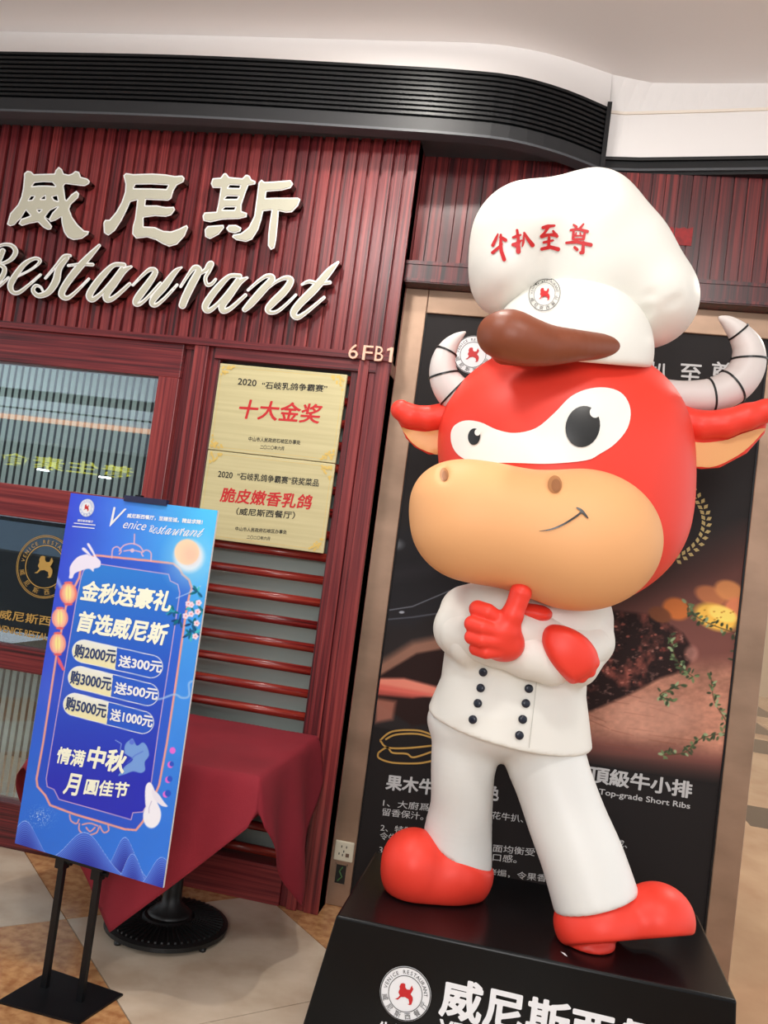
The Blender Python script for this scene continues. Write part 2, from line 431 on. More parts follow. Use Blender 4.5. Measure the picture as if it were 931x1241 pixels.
# ---- recessed bay wall
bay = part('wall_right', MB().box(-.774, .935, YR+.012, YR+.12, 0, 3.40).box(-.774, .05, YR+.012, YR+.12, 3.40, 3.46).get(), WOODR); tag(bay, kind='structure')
bw = .0575
for i in range(int(1.8/bw)+1):
    x = -.772+bw*(i+.5)
    if x > .91: break
    if i == 0:
        bat2 = bpy.data.meshes.new('panel_strip'); v, f = boxm(-.0265, .0265, 0, .012, 2.90, 3.45); bat2.from_pydata(v, [], f); bat2.materials.append(WOODR); bat3 = bpy.data.meshes.new('panel_strip'); v, f = boxm(-.0265, .0265, 0, .012, 2.90, 3.40); bat3.from_pydata(v, [], f); bat3.materials.append(WOODR)
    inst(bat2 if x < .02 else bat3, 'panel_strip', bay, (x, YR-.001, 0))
MB().box(-.772, .935, YR-.10, YR+.01, 2.80, 2.812).box(-.772, .935, YR-.108, YR-.098, 2.80, 2.90).box(-.772, .935, YR-.112, YR-.096, 2.805, 2.818).box(-.772, .935, YR-.112, YR-.096, 2.882, 2.895).build('ledge', WOODR, bay)
# red paper remains stuck on the panelling
PAPER = mat('red_paper', (150, 26, 28), .6, var=((40, 40, 40), (120, 20, 24)))
a = onY(794, 273, YR-.01); b = onY(816, 296, YR-.01); c = onY(841, 273, YR-.01)
for (x0, x1, lab) in [(a[0], b[0]-.002, 'left half of the torn red paper stuck on the wood panel beside the hat'), (b[0]+.003, c[0], 'right half of the torn red paper stuck on the wood panel above the horn')]:
    z1 = a[2]; z0 = b[2]; n = 8
    top = [(x0+(x1-x0)*i/n, z1+random.uniform(-.006, .004)) for i in range(n+1)]
    pts = top+[(x1, z0), (x0, z0)]
    V, F = poly2d(pts); V3 = [(p[0], YR-.004, p[1]) for p in V]; V4 = [(p[0], YR-.002, p[1]) for p in V]
    m_ = len(V3); F = list(F)+[tuple(i+m_ for i in f) for f in F]+[(i, (i+1) % m_, m_+(i+1) % m_, m_+i) for i in range(m_)]
    o = part('paper_scrap', (V3+V4, F), PAPER, loc=((x0+x1)/2, YR, (z0+z1)/2)); tag(o, lab, 'paper', 'torn red paper on the panelling')
# ---- bronze frame round the poster
fr = thing('poster_frame', 'wide brushed bronze frame around the black steak poster behind the statue', 'frame', (.08, YR, 0))
YB = YR-.02
part('frame_stile', boxm(-.776, -.668, YB, YR+.02, 0, 2.80, .004), BRONZE, fr)
part('frame_stile', boxm(.822, .93, YB, YR+.02, 0, 2.80, .004), BRONZE, fr)
part('frame_rail', boxm(-.668, .822, YB, YR+.02, 2.69, 2.80, .004), BRONZE, fr)

# ---- ribbed black canopy, white band, ceiling
def path(pp, z): return [tuple(onZ(x, y, z)[:2]) for x, y in pp]
def resample(P, n):
    P = np.array(P); d = np.r_[0, np.cumsum(np.linalg.norm(np.diff(P, axis=0), axis=1))]; t = np.linspace(0, d[-1], n)
    return np.stack([np.interp(t, d, P[:, 0]), np.interp(t, d, P[:, 1])], 1)
base = spline([(-4.6, 3.55), (-2.75, 3.535), (-1.79, 3.535), (-.91, 3.578), (-.60, 3.60), (-.37, 3.635), (-.16, 3.73), (.041, 3.872)], 10)
base = resample(base, 60)
# draw the canopy as extrusions of its plan curve
def offset(P, d):
    T = np.gradient(P, axis=0); T /= np.linalg.norm(T, axis=1)[:, None]; return P+np.stack([T[:, 1], -T[:, 0]], 1)*d
def strip(P, z0, z1, d0, d1):
    """a bar that follows plan curve P: outer face offset d1 towards the viewer, inner face offset d0"""
    A = offset(P, d1); B = offset(P, d0); n = len(P)
    V = [(p[0], p[1], z0) for p in A]+[(p[0], p[1], z1) for p in A]+[(p[0], p[1], z1) for p in B]+[(p[0], p[1], z0) for p in B]
    F = []
    for i in range(n-1):
        for k in range(4):
            k2 = (k+1) % 4; F.append((k*n+i, k*n+i+1, k2*n+i+1, k2*n+i))
    F += [(0, n, 2*n, 3*n), (n-1, 4*n-1, 3*n-1, 2*n-1)]
    return V, F
canopy = part('trim_1', strip(base, 3.40, 3.70, -.06, -.012), BLACKM, smooth=False); tag(canopy, kind='structure')
for k in range(10):
    z = 3.478+k*.0222
    part('rib', strip(base, z, z+.012, -.02, .004), BLACKM, canopy)
part('lower_band', strip(base, 3.405, 3.465, -.02, .006), mat('black_gloss_band', (20, 21, 24), .55), canopy)
part('lip', strip(base, 3.396, 3.407, -.06, .010), GREYLIP, canopy)
part('end_cap', boxm(base[-1][0]-.012, base[-1][0]+.008, base[-1][1]-.02, base[-1][1]+.12, 3.40, 3.71), BLACKM, canopy)
# soffit behind the lip
soff = [(p[0], p[1]+.03) for p in base]
V = [(p[0], p[1], 3.435) for p in soff]+[(p[0], 4.2, 3.435) for p in soff]; n = len(soff)
part('soffit', (V, [(i, i+1, n+i+1, n+i) for i in range(n-1)]), GREYLIP, canopy)
# straight black shelf moulding on the right
rb = resample([(.03, 3.905), (.10, 3.912), (.45, 3.872), (.735, 3.836), (1.9, 3.70)], 12)
t2 = part('trim_2', strip(rb, 3.40, 3.475, -.2, 0), BLACKM); tag(t2, kind='structure')
part('lip', strip(rb, 3.414, 3.425, -.1, .012), GREYLIP, t2); part('lip', strip(rb, 3.462, 3.476, -.1, .014), BLACKG, t2)
# white band above
top = spline([(-4.6, 3.63), (-2.9, 3.632), (-1.91, 3.637), (-.985, 3.652), (-.648, 3.655), (-.431, 3.676), (-.216, 3.742), (.033, 3.874)], 10); top = resample(top, 60)
V = [(p[0], p[1], 3.69) for p in base]+[(p[0], p[1], 3.852) for p in top]
band = part('trim_3', (V+[(p[0], p[1]+.06, 3.69) for p in base], [(i, i+1, 61-1+i+1, 60+i) for i in range(59)]+[(i, i+1, 120+i+1, 120+i) for i in range(59)]), PLASTER, smooth=True); tag(band, kind='structure')
rt0 = resample([(.045, 3.895), (.10, 3.905), (.45, 3.865), (.735, 3.828), (1.9, 3.69)], 30)
rt1 = resample([(.033, 3.874), (.213, 3.935), (.45, 3.93), (.709, 3.916), (1.9, 3.85)], 30)
mid = rt0*.25+rt1*.75
V = [(p[0], p[1], 3.47) for p in rt0]+[(p[0], p[1]+.012, 3.69) for p in rt0]+[(p[0], p[1]+.03, 3.70) for p in rt0]+[(p[0], p[1], 3.852) for p in rt1]
F = [(r*30+i, r*30+i+1, (r+1)*30+i+1, (r+1)*30+i) for r in range(3) for i in range(29)]
cove = part('trim_4', (V, F), PLASTER, smooth=False); tag(cove, kind='structure')
part('moulding', strip(rt0, 3.684, 3.696, -.02, -.004), CREAM, cove)
ceil = part('ceiling', boxm(-6, 4, -.6, 4.6, 3.85, 3.95), CEIL); tag(ceil, kind='structure')
# solid wall above the canopy behind the white band, and corridor beyond the shop
o = part('wall_back', boxm(-6, 12, 16.6, 16.8, 0, 9.0), mat('corridor_wall', (196, 170, 140), .5)); tag(o, kind='structure')
o = part('wall_side', MB().box(-4.25, -4.15, YF, 5.2, 0, 3.7).box(-4.25, 1.02, 5.1, 5.2, 0, 3.7).box(.905, .93, YR+.13, 5.2, 0, 3.7).get(), DIM); tag(o, kind='structure')

# ---- big window (sashes, panes, gold print, blind behind)
XW = -4.1
w1 = thing('window_1', None, None, (-2.9, YF, 0), kind='structure')
GLASS = bpy.data.materials.new('window_glass'); GLASS.use_nodes = True; nt = GLASS.node_tree; nt.nodes.clear()
gl = nt.nodes.new('ShaderNodeBsdfGlossy'); gl.inputs['Roughness'].default_value = .01; gl.inputs['Color'].default_value = (.86, .93, 1, 1)
tr = nt.nodes.new('ShaderNodeBsdfTransparent'); tr.inputs['Color'].default_value = (.92, .95, .95, 1)
mx = nt.nodes.new('ShaderNodeMixShader'); 
mo = nt.nodes.new('ShaderNodeOutputMaterial'); mx.inputs[0].default_value = .17; nt.links.new(tr.outputs[0], mx.inputs[1]); nt.links.new(gl.outputs[0], mx.inputs[2]); nt.links.new(mx.outputs[0], mo.inputs[0])
MB().box(XW, -1.757, YF+.0, YF+.09, 2.255, 2.418, .004).build('rail', WOODH, w1)
MB().box(XW, -1.862, YF-.005, YF+.07, 1.518, 1.672, .005).build('rail', WOODH, w1)
MB().box(XW, -1.862, YF-.005, YF+.07, .805, .918, .005).build('rail', WOODH, w1)
MB().box(XW, -1.757, YF-.0, YF+.09, 0.0, .204, .004).build('rail', WOODH, w1)
MB().box(-1.862, -1.757, YF-.002, YF+.07, .2, 2.256, .004).build('stile', WOODV, w1)
MB().box(-1.757, -1.70, YF+.03, YF+.12, 0, 2.418, .002).build('jamb', WOODV, w1)
MB().box(-1.70, -1.63, YF-.012, YF+.10, 0, 2.418, .004).build('post', WOODV, w1)
MB().box(-1.63, -1.575, YF+.012, YF+.10, 0, 2.418, .003).build('jamb', WOODV, w1)
for z0, z1 in ((1.67, 2.256), (.917, 1.52), (.203, .806)):
    MB().box(XW, -1.86, YF+.03, YF+.036, z0, z1).build('pane', GLASS, w1)
DARKP = mat('black_lower_panel', (12, 13, 15), .25)
MB().box(XW, -1.86, YF+.05, YF+.06, .917, 1.52).build('backing_panel', DARKP, w1)
# gold print on the middle pane
yo = (0, YF+.028, 0); nn = (0, -1, 0)
g = MB(); ptext(g, '威尼斯西餐厅', (-2, 750), (94, 764), 12, yo, nn, off=0, bold=.012); ptext(g, 'VENICE RESTAURANT', (-2, 765), (82, 781), 8, yo, nn, off=0, bold=.012)
cc = onY(54.4, 686.8, YF+.027)
rg = merge2d(ring2d(1.0, .02), ring2d(.955, .02), ring2d(.68, .03), arc_text('VENICE RESTAURANT', .80, .13, -82, 82), arc_text('威尼斯西餐厅', .81, .15, 250, 110, True), poly2d([(x*.58, y*.58) for x, y in LION]))
mp = planemap(cc, (1, 0, 0), (0, 0, 1), nn, .148); g.add((mp(rg[0], 0), rg[1]))
g.build('gold_lettering', GOLDINK, w1)
# vertical blind behind the upper and lower panes
BL_ = mat('blind_vane_fabric', (214, 224, 220), .8); nt = BL_.node_tree; tl = nt.nodes.new('ShaderNodeBsdfTranslucent'); tl.inputs[0].default_value = (.62, .70, .68, 1)
mx = nt.nodes.new('ShaderNodeMixShader'); mx.inputs[0].default_value = .55; nt.links.new(nt.nodes['Principled BSDF'].outputs[0], mx.inputs[1]); nt.links.new(tl.outputs[0], mx.inputs[2]); nt.links.new(mx.outputs[0], nt.nodes['Material Output'].inputs[0])
for z0, z1, nm, lb in ((1.62, 2.30, 'vertical_blind', 'grey vertical blind behind the upper window pane'), (.18, .85, 'vertical_blind', 'grey vertical blind behind the lowest window pane, left of the banner')):
    bl = thing(nm, lb, 'blind', (-2.9, YF+.12, z0), 'vertical blinds')
    me = bpy.data.meshes.new('vane'); v, f = boxm(-.0112, .0112, 0, .003, z0, z1); me.from_pydata(v, [], f); me.materials.append(BL_)
    part('head_rail', boxm(-4.1, -1.86, YF+.11, YF+.14, z1, z1+.03), BLACKM, bl)
    x = -1.875
    while x > -3.9:
        inst(me, 'vane', bl, (x, YF+.12, 0)); x -= .0375
# ---- slatted window under the plaques
w2 = thing('window_2', None, None, (-1.26, YF, 0), kind='structure')
FROST = mat('frosted_pane', (150, 160, 154), .22)
MB().box(-1.575, -.95, YF+.10, YF+.106, .15, 2.37).build('pane', FROST, w2)
MB().box(-1.575, -.95, YF+.0, YF+.10, 0, .165, .004).build('rail', WOODH, w2)
MB().box(-1.60, -.768, YF-.004, YF+.10, 2.362, 2.418, .003).build('rail', WOODH, w2)
for x0, x1, yy in ((-.95, -.915, .012), (-.915, -.868, -.010), (-.868, -.836, .004), (-.836, -.772, -.006)):
    MB().box(x0, x1, YF+yy, YF+.12, 0, 2.418, .003).build('pillar_moulding', WOODV, w2)
pts = [(-1.58, YF+.045, 0), (-.945, YF+.045, 0)]
bar = bpy.data.meshes.new('bar'); v, f = tubem(pts, .0195, 14); bar.from_pydata([tuple(q) for q in v], [], f); bar.materials.append(WOODBAR); bar.polygons.foreach_set('use_smooth', [len(p.vertices) == 4 for p in bar.polygons])
z = 1.418+.1012*9
while z > .2:
    inst(bar, 'bar', w2, (0, 0, z)); z -= .1012

# ---- the mall across the way (seen only mirrored in the panes)
opp = part('wall_opposite', MB().box(-16, 6, -6.4, -6.2, 0, 5.1).get(), mat('opposite_shopfront', (30, 32, 36), .5)); tag(opp, kind='structure')
WB = mat('balcony_white', (222, 230, 236), .8); GB = mat('balcony_grey', (120, 126, 132), .8)
for z0, z1, m_, yy in ((3.60, 4.9, WB, -5.6), (3.43, 3.60, BLACKM, -5.7), (3.28, 3.43, WB, -5.6), (3.25, 3.28, BLACKM, -5.62), (3.15, 3.25, WB, -5.6), (2.74, 3.06, GB, -5.6), (4.9, 5.1, BLACKM, -5.7)):
    part('balcony_band', boxm(-16, 6, -6.3, yy, z0, z1), m_, opp)
part('cove_strip', boxm(-16, 6, -6.3, -5.58, 3.07, 3.14), mat('warm_cove_strip', (255, 190, 150), .5, emit=(255, 190, 150), estr=1.2), opp)
part('dark_reflection_block', boxm(-9, -1.6, -3.2, -2.7, 0, 1.0), mat('reflection_block_black', (26, 28, 32), .5), opp)  # unseen dark block, added to darken the reflection in the middle pane
part('shop_panel', boxm(-16, 6, -6.2, -6.17, .2, 1.35), mat('blue_grey_panel', (120, 140, 158), .6), opp); part('panel_strip', boxm(-16, 6, -6.2, -6.15, 1.42, 1.50), WB, opp)
lampm = mat('downlight_glow', (255, 255, 255), .5, emit=(255, 252, 246), estr=14)
for i in range(9):
    part('downlight', lathe([(.10, 0), (.10, .02)], (-12+1.15*i, -5.9, 2.28), 16), lampm, opp)
ym = MB(); V, F = text2d('養生素食', .01); q, s = norm2d(V); ym.add((np.stack([-7.0-q[:, 0]*2.6, np.full(len(q), -6.15), 2.32+q[:, 1]*.22], 1), F))
ym.build('sign_lettering', mat('yellow_glow_sign', (230, 220, 60), .5, emit=(225, 215, 40), estr=1.0), opp)

# ================================================================== SHOP LETTERS
CHROME = mat('chrome_return', (120, 104, 98), .16, metal=1.0)
RIMW = mat('white_rim', (238, 238, 236), .3, metal=.15)
FACEC = mat('cream_letter_face', (186, 183, 164), .55, bump=((160, 160, 160), .5))
YL = YF-.055
def letter3d(polys, holes, strokes, sc, org, root, nm=None):
    xs = [p[0] for q in polys for p in q]+[p[0] for s in strokes for p in s]; ys = [p[1] for q in polys for p in q]+[p[1] for s in strokes for p in s]
    x0, x1, y0, y1 = min(xs)/sc+org[0]-6, max(xs)/sc+org[0]+6, min(ys)/sc+org[1]-6, max(ys)/sc+org[1]+6
    h = .5; X, Y = np.meshgrid(np.arange(x0, x1, h), np.arange(y0, y1, h), indexing='ij'); D = np.full(X.shape, 1e9)
    tr_ = lambda pts: [(p[0]/sc+org[0], p[1]/sc+org[1]) for p in pts]
    for q in polys: D = np.minimum(D, polysdf(X, Y, tr_(q)))
    for s in strokes:
        S_ = np.array([(p[0]/sc+org[0], p[1]/sc+org[1], p[2]/sc) for p in s]); D = np.minimum(D, strokesdf(X, Y, spline(S_, 5)))
    for q in holes: D = np.maximum(D, -polysdf(X, Y, tr_(q)))
    f3 = lambda yy: (lambda P: np.array([onY(a, b, yy) for a, b in P]))
    L0 = contours(D, x0, y0, h, -.15); L1 = contours(D, x0, y0, h, -1.75)
    part('letter_return', loops_mesh(L0, f3(YL), .052, (0, 1, 0)), CHROME, root)
    part('letter_rim', loops_mesh(L0, f3(YL-.003), .003, (0, 1, 0)), RIMW, root)
    part('letter_face', loops_mesh(L1, f3(YL-.006), .003, (0, 1, 0)), FACEC, root)
GW = 'large Chinese channel letters over the shop window'
WEI = [(60, 610), (75, 560), (90, 510), (160, 430), (190, 360), (205, 290), (215, 190), (215, 150), (245, 125), (280, 130), (305, 155), (490, 150), (500, 120), (530, 88), (560, 110), (575, 150), (620, 160), (650, 150), (680, 125), (715, 135), (730, 180), (790, 195), (812, 220), (800, 245), (765, 265), (720, 262), (590, 245), (575, 260), (590, 380), (600, 390), (640, 340), (690, 305), (715, 330), (705, 370), (640, 430), (625, 470), (650, 540), (700, 610), (760, 665), (805, 670), (795, 700), (740, 740), (660, 752), (610, 730), (575, 680), (555, 600), (550, 545), (500, 575), (455, 590), (440, 568), (410, 550), (445, 590), (470, 625), (460, 655), (430, 660), (390, 640), (340, 590), (260, 605), (195, 625), (165, 605), (180, 575), (190, 555), (160, 580), (130, 615), (90, 628)]
WEIH = [[(290, 264), (310, 236), (390, 228), (470, 232), (497, 264), (430, 258), (350, 258)], [(258, 390), (280, 356), (308, 358), (290, 385)], [(368, 380), (404, 352), (406, 380)], [(472, 362), (512, 352), (522, 398), (488, 386)], [(338, 480), (372, 480), (352, 498)], [(186, 560), (232, 484), (272, 530), (225, 548)], [(408, 542), (448, 486), (520, 452), (470, 505), (440, 560)]]
t = thing('sign_character', 'big cream channel letter 威, first of the three large Chinese characters', 'letter', onY(60, 285, YF-.004), GW); letter3d([WEI], WEIH, [], 7.448, (0, 190), t)
NI = [(255, 130), (280, 108), (350, 118), (520, 112), (640, 120), (720, 135), (790, 130), (812, 155), (800, 190), (740, 220), (710, 270), (690, 340), (660, 360), (460, 350), (455, 400), (560, 400), (640, 415), (715, 412), (725, 440), (690, 490), (640, 505), (540, 498), (440, 512), (440, 590), (540, 595), (620, 630), (690, 635), (760, 610), (830, 575), (842, 600), (810, 680), (740, 755), (670, 775), (610, 750), (550, 715), (470, 690), (370, 702), (335, 660), (340, 590), (360, 520), (370, 440), (380, 355), (320, 370), (290, 440), (240, 540), (180, 630), (120, 675), (80, 650), (75, 560), (90, 530), (130, 530), (190, 460), (240, 370), (270, 280), (275, 210)]
t = thing('sign_character', 'big cream channel letter 尼, middle of the three large Chinese characters', 'letter', onY(180, 290, YF-.004), GW); letter3d([NI], [[(350, 245), (365, 215), (500, 212), (660, 220), (645, 252), (500, 246)]], [], 7.448, (115, 195), t)
SI = [[(135, 150), (150, 105), (215, 100), (240, 65), (262, 65), (285, 95), (390, 105), (420, 75), (450, 85), (465, 115), (500, 130), (495, 155), (440, 165), (415, 230), (385, 320), (385, 370), (430, 385), (425, 420), (360, 435), (230, 440), (130, 462), (75, 450), (68, 410), (85, 380), (180, 375), (195, 310), (215, 185), (150, 185)],
      [(85, 520), (110, 490), (240, 480), (245, 505), (200, 560), (130, 598), (90, 580)], [(258, 510), (280, 482), (340, 480), (385, 505), (375, 535), (330, 550), (280, 540)],
      [(520, 140), (545, 115), (570, 135), (660, 130), (780, 120), (802, 150), (780, 185), (710, 205), (585, 215), (580, 265), (650, 262), (840, 262), (860, 275), (840, 330), (790, 380), (740, 385), (685, 372), (680, 450), (665, 600), (650, 670), (620, 685), (595, 650), (598, 560), (610, 460), (625, 365), (560, 372), (545, 440), (520, 520), (470, 600), (420, 620), (340, 605), (305, 580), (315, 560), (380, 548), (440, 500), (485, 410), (500, 300)]]
t = thing('sign_character', 'big cream channel letter 斯, last of the three large Chinese characters', 'letter', onY(305, 295, YF-.004), GW); letter3d(SI, [[(276, 182), (290, 162), (372, 166), (366, 184)], [(248, 272), (265, 252), (358, 253), (347, 272)], [(232, 360), (250, 342), (333, 340), (325, 360)]], [], 6.65, (235, 200), t)
rs = thing('restaurant_sign', 'slanted cream script word Restaurant of joined channel letters under the Chinese characters', 'sign', onY(200, 360, YF-.004))
A1 = lambda dx=0, dy=0: [[(150+dx, 321+dy, 3.2), (138+dx, 321+dy, 3), (126+dx, 332+dy, 4.2), (114+dx, 347+dy, 4.6), (108+dx, 358+dy, 4.4), (112+dx, 363+dy, 3.6), (122+dx, 356+dy, 2.8), (134+dx, 343+dy, 2.8), (148+dx, 325+dy, 3)], [(159+dx, 323+dy, 1.8), (149+dx, 329+dy, 4), (137+dx, 345+dy, 4.8), (129+dx, 356+dy, 4.8), (130+dx, 363+dy, 4), (139+dx, 360+dy, 3), (157+dx, 344+dy, 2.4)]]
SCR = [(6.65, (0, 280), [[(-90, 420, 20), (-40, 300, 26), (20, 160, 24)], [(-60, 150, 14), (20, 110, 14), (90, 115, 18), (125, 160, 22), (100, 215, 20), (50, 250, 16), (0, 264, 12)], [(0, 272, 16), (35, 300, 20), (25, 350, 22), (-10, 400, 20), (-60, 430, 16)], [(-10, 445, 14), (25, 415, 14), (66, 375, 12)]]),
       (6.65, (0, 280), [[(145, 362, 12), (240, 315, 11), (310, 262, 14), (318, 230, 16), (270, 222, 16), (190, 270, 22), (115, 370, 27), (82, 440, 26), (100, 490, 20), (150, 495, 18), (230, 435, 14), (325, 352, 12)]]),
       (6.65, (0, 280), [[(365, 380, 12), (450, 280, 14), (515, 205, 18), (565, 198, 14)], [(540, 215, 20), (475, 300, 28), (450, 400, 32), (390, 490, 28), (310, 520, 22), (265, 480, 18), (285, 440, 15), (325, 450, 12), (345, 485, 10)]]),
       (6.65, (0, 280), [[(800, 115, 14), (720, 200, 26), (620, 310, 32), (530, 430, 30), (495, 510, 28), (540, 540, 20), (610, 490, 15), (715, 385, 12)], [(550, 278, 12), (640, 268, 14), (745, 270, 16)]]),
       (1, (0, 0), A1()),
       (6.207, (130, 290), [[(192, 345, 11), (270, 265, 14), (325, 225, 18), (362, 245, 22), (310, 330, 28), (235, 430, 30), (210, 478, 22), (240, 488, 17), (300, 440, 14), (400, 330, 14)], [(560, 210, 8), (510, 245, 22), (430, 350, 30), (360, 430, 28), (335, 480, 22), (365, 495, 17), (430, 445, 14), (525, 342, 12)]]),
       (6.207, (130, 290), [[(552, 355, 12), (610, 265, 14), (655, 212, 20), (688, 235, 28), (640, 330, 32), (590, 430, 32), (565, 495, 30)], [(690, 260, 14), (740, 230, 18), (768, 190, 24), (785, 185, 20), (765, 240, 16), (738, 290, 15), (750, 340, 16), (785, 335, 15), (815, 300, 12)]]),
       (1, (0, 0), A1(140.5, 13.5)),
       (6.207, (270, 300), [[(190, 320, 12), (270, 250, 14), (335, 212, 18), (372, 235, 26), (290, 330, 32), (210, 420, 30), (165, 465, 22)], [(290, 345, 12), (390, 265, 13), (465, 228, 18), (512, 245, 26), (470, 320, 30), (380, 410, 30), (338, 460, 24), (355, 488, 18), (410, 480, 15), (480, 425, 13), (550, 355, 11)]]),
       (6.207, (270, 300), [[(868, 110, 10), (800, 180, 28), (690, 310, 33), (580, 420, 31), (532, 490, 28), (560, 525, 22), (630, 485, 16), (762, 375, 13)], [(595, 278, 10), (650, 255, 16), (720, 270, 15), (805, 262, 16)]])]
for sc, og, st in SCR: letter3d([], [], st, sc, og, rs)

# room number
rn = thing('room_number', 'small pale metal room number 6FB1 on the ledge by the corner', 'number', onY(448, 438, YF-.03))
NUMM = mat('pale_copper', (226, 180, 156), .35, metal=.4)
for ch, (x0, y0), (x1, y1) in (('6', (421.5, 434.3), (433, 435)), ('F', (438.5, 436), (450.5, 437)), ('B', (453.5, 437), (463.5, 438)), ('1', (467.5, 438), (474.5, 439))):
    V, F = text2d(ch, .0, 0, .0); q, _ = norm2d(V)
    if ch == '1': q, F = poly2d([(.52, 0), (1, 0), (1, 1), (.62, 1), (.0, .86), (.0, .70), (.52, .80)])
    a = onY(x0, y0, YF-.036); b = onY(x1, y1, YF-.036)
    P = a+q[:, :1]*(b-a)+q[:, 1:2]*np.array([0, 0, .066])
    me = bpy.data.meshes.new('digit'); n_ = len(P); edges = {}
    for f in F:
        for i in range(len(f)): e = (f[i], f[(i+1) % len(f)]); edges[e] = 1
    side = [(e[0], e[1], e[1]+n_, e[0]+n_) for e in edges if (e[1], e[0]) not in edges]
    part('digit', (P.tolist()+(P+[0, .014, 0]).tolist(), list(F)+side), NUMM, rn)

# ================================================================== PLAQUES
BRASS = mat('brushed_brass_plaque', (208, 198, 152), .45, metal=.2, var=((2, 60, 60), (198, 188, 142)))
ORN = mat('etched_ornament', (222, 192, 108), .5, metal=.3)
YPq = YF-.016
for (TL, BR_, lab, lines) in [((267, 440), (407, 561.5), 'upper brass award plaque with four large red characters', [
        ('2020', (288, 466), (310.5, 468.5), 8, INK), ('“石岐乳鸽争霸赛”', (317, 471), (396, 475.5), 9, INK), ('十大金奖', (288, 507), (388.5, 514), 24, REDINK),
        ('中山市人民政府石岐区办事处', (301, 534.5), (364, 539), 5.5, INK), ('二〇二〇年六月', (315, 544), (344, 546), 5, INK)]),
        ((252, 545), (393, 671), 'lower brass award plaque with six red characters and dish name in brackets', [
        ('2020', (264, 578), (281.5, 580), 7.5, INK), ('“石岐乳鸽争霸赛”获奖菜品', (287, 581), (386, 590), 9, INK), ('脆皮嫩香乳鸽', (266, 608), (377, 618), 18, REDINK),
        ('（威尼斯西餐厅）', (286, 624), (357, 629), 9, INK), ('中山市人民政府石岐区办事处', (285, 643), (347.5, 647.5), 5, INK), ('二〇二〇年六月', (299, 653), (327, 655), 4.5, INK)])]:
    a = onY(*TL, YPq); b = onY(*BR_, YPq)
    a = np.array([a[0], YPq, a[2]]); x0 = a[0]; z1 = a[2]; x1 = x0+.603; z0 = z1-.4
    t = thing('award_plaque', lab, 'plaque', ((x0+x1)/2, YPq, z0), 'award plaques')
    part('plate', boxm(x0, x1, YPq, YPq+.016, z0, z1, .003), BRASS, t)
    for m_, nm in ((INK, 'black_lettering'), (REDINK, 'red_lettering')):
        mb = LINES()
        for s, A, B_, h, mm_ in lines:
            if mm_ is m_: ptext(mb, s, A, B_, h, (0, YPq, 0), (0, -1, 0), bold=.014 if m_ is INK else .022, off=.0012, shear=0 if m_ is INK else .12)
        mb.build(nm, m_, t)
    mb = MB()
    for cx_, cz, sx, sz in ((x0, z1, 1, -1), (x1, z0, -1, 1), (x0, z0, 1, 1), (x1, z1, -1, -1)):
        for k in range(22):
            u = random.uniform(.012, .07); w_ = random.uniform(.010, .086-u)
            c_ = np.array([cx_+sx*u, YPq-.0008-.00012*k, cz+sz*w_]); P = []
            for j in range(5):
                an = 2*math.pi*j/5; P.append(c_+np.array([math.cos(an)*.006, 0, math.sin(an)*.006]))
            n0 = len(mb.V); mb.V += [tuple(p) for p in P]; mb.F.append(tuple(range(n0, n0+5)))
    for q in (.014,):
        for (xa, xb, za, zb) in ((x0+q, x1-q, z0+q, z0+q+.0012), (x0+q, x1-q, z1-q-.0012, z1-q), (x0+q, x0+q+.0012, z0+q, z1-q), (x1-q-.0012, x1-q, z0+q, z1-q)):
            mb.add(([(xa, YPq-.001, za), (xb, YPq-.001, za), (xb, YPq-.001, zb), (xa, YPq-.001, zb)], [(0, 1, 2, 3)]))
    mb.build('etched_ornament', ORN, t)['kind'] = 'stuff'

# outlet and open box on the frame
OUT = mat('ivory_plastic', (214, 206, 184), .4)
c = onY(417.5, 1031, YB)
t = thing('power_outlet', 'ivory five hole power outlet on the bronze frame by the black plinth', 'outlet', c)
part('cover_plate', boxm(c[0]-.043, c[0]+.043, YB-.012, YB, c[2]-.043, c[2]+.043, .004), OUT, t)
mb = MB()
for dx, dz, a in ((-.012, .02, 0), (.010, .02, 0), (-.02, -.012, .5), (-.004, -.016, 0), (.0, .0, 0)):
    mb.box(c[0]+dx-.0022, c[0]+dx+.0022, YB-.0128, YB-.011, c[2]+dz-.005, c[2]+dz+.005)
mb.build('socket_slots', INK, t)['kind'] = 'stuff'
part('switch_rocker', boxm(c[0]+.010, c[0]+.026, YB-.0145, YB-.012, c[2]-.022, c[2]-.006, .001), mat('brown_rocker', (110, 84, 66), .5), t)
c2 = onY(413, 1059, YB)
t = thing('junction_box', 'open dark junction box with loose wires under the ivory outlet', 'junction box', c2)
mb = MB(); mb.box(c2[0]-.024, c2[0]+.024, YB-.003, YB-.001, c2[2]-.042, c2[2]+.042); mb.build('opening', INK, t)
MB().box(c2[0]-.027, c2[0]-.023, YB-.006, YB, c2[2]-.045, c2[2]+.045).box(c2[0]+.023, c2[0]+.027, YB-.006, YB, c2[2]-.045, c2[2]+.045).box(c2[0]-.027, c2[0]+.027, YB-.006, YB, c2[2]+.041, c2[2]+.045).box(c2[0]-.027, c2[0]+.027, YB-.006, YB, c2[2]-.045, c2[2]-.041).build('rim', BRONZE, t)
MB().tube([c2+np.array([-.01, -.005, -.03]), c2+np.array([.008, -.007, -.01]), c2+np.array([-.006, -.006, .012]), c2+np.array([.006, -.005, .032])], .003, 6).build('wire', mat('green_wire', (70, 110, 60), .5), t)

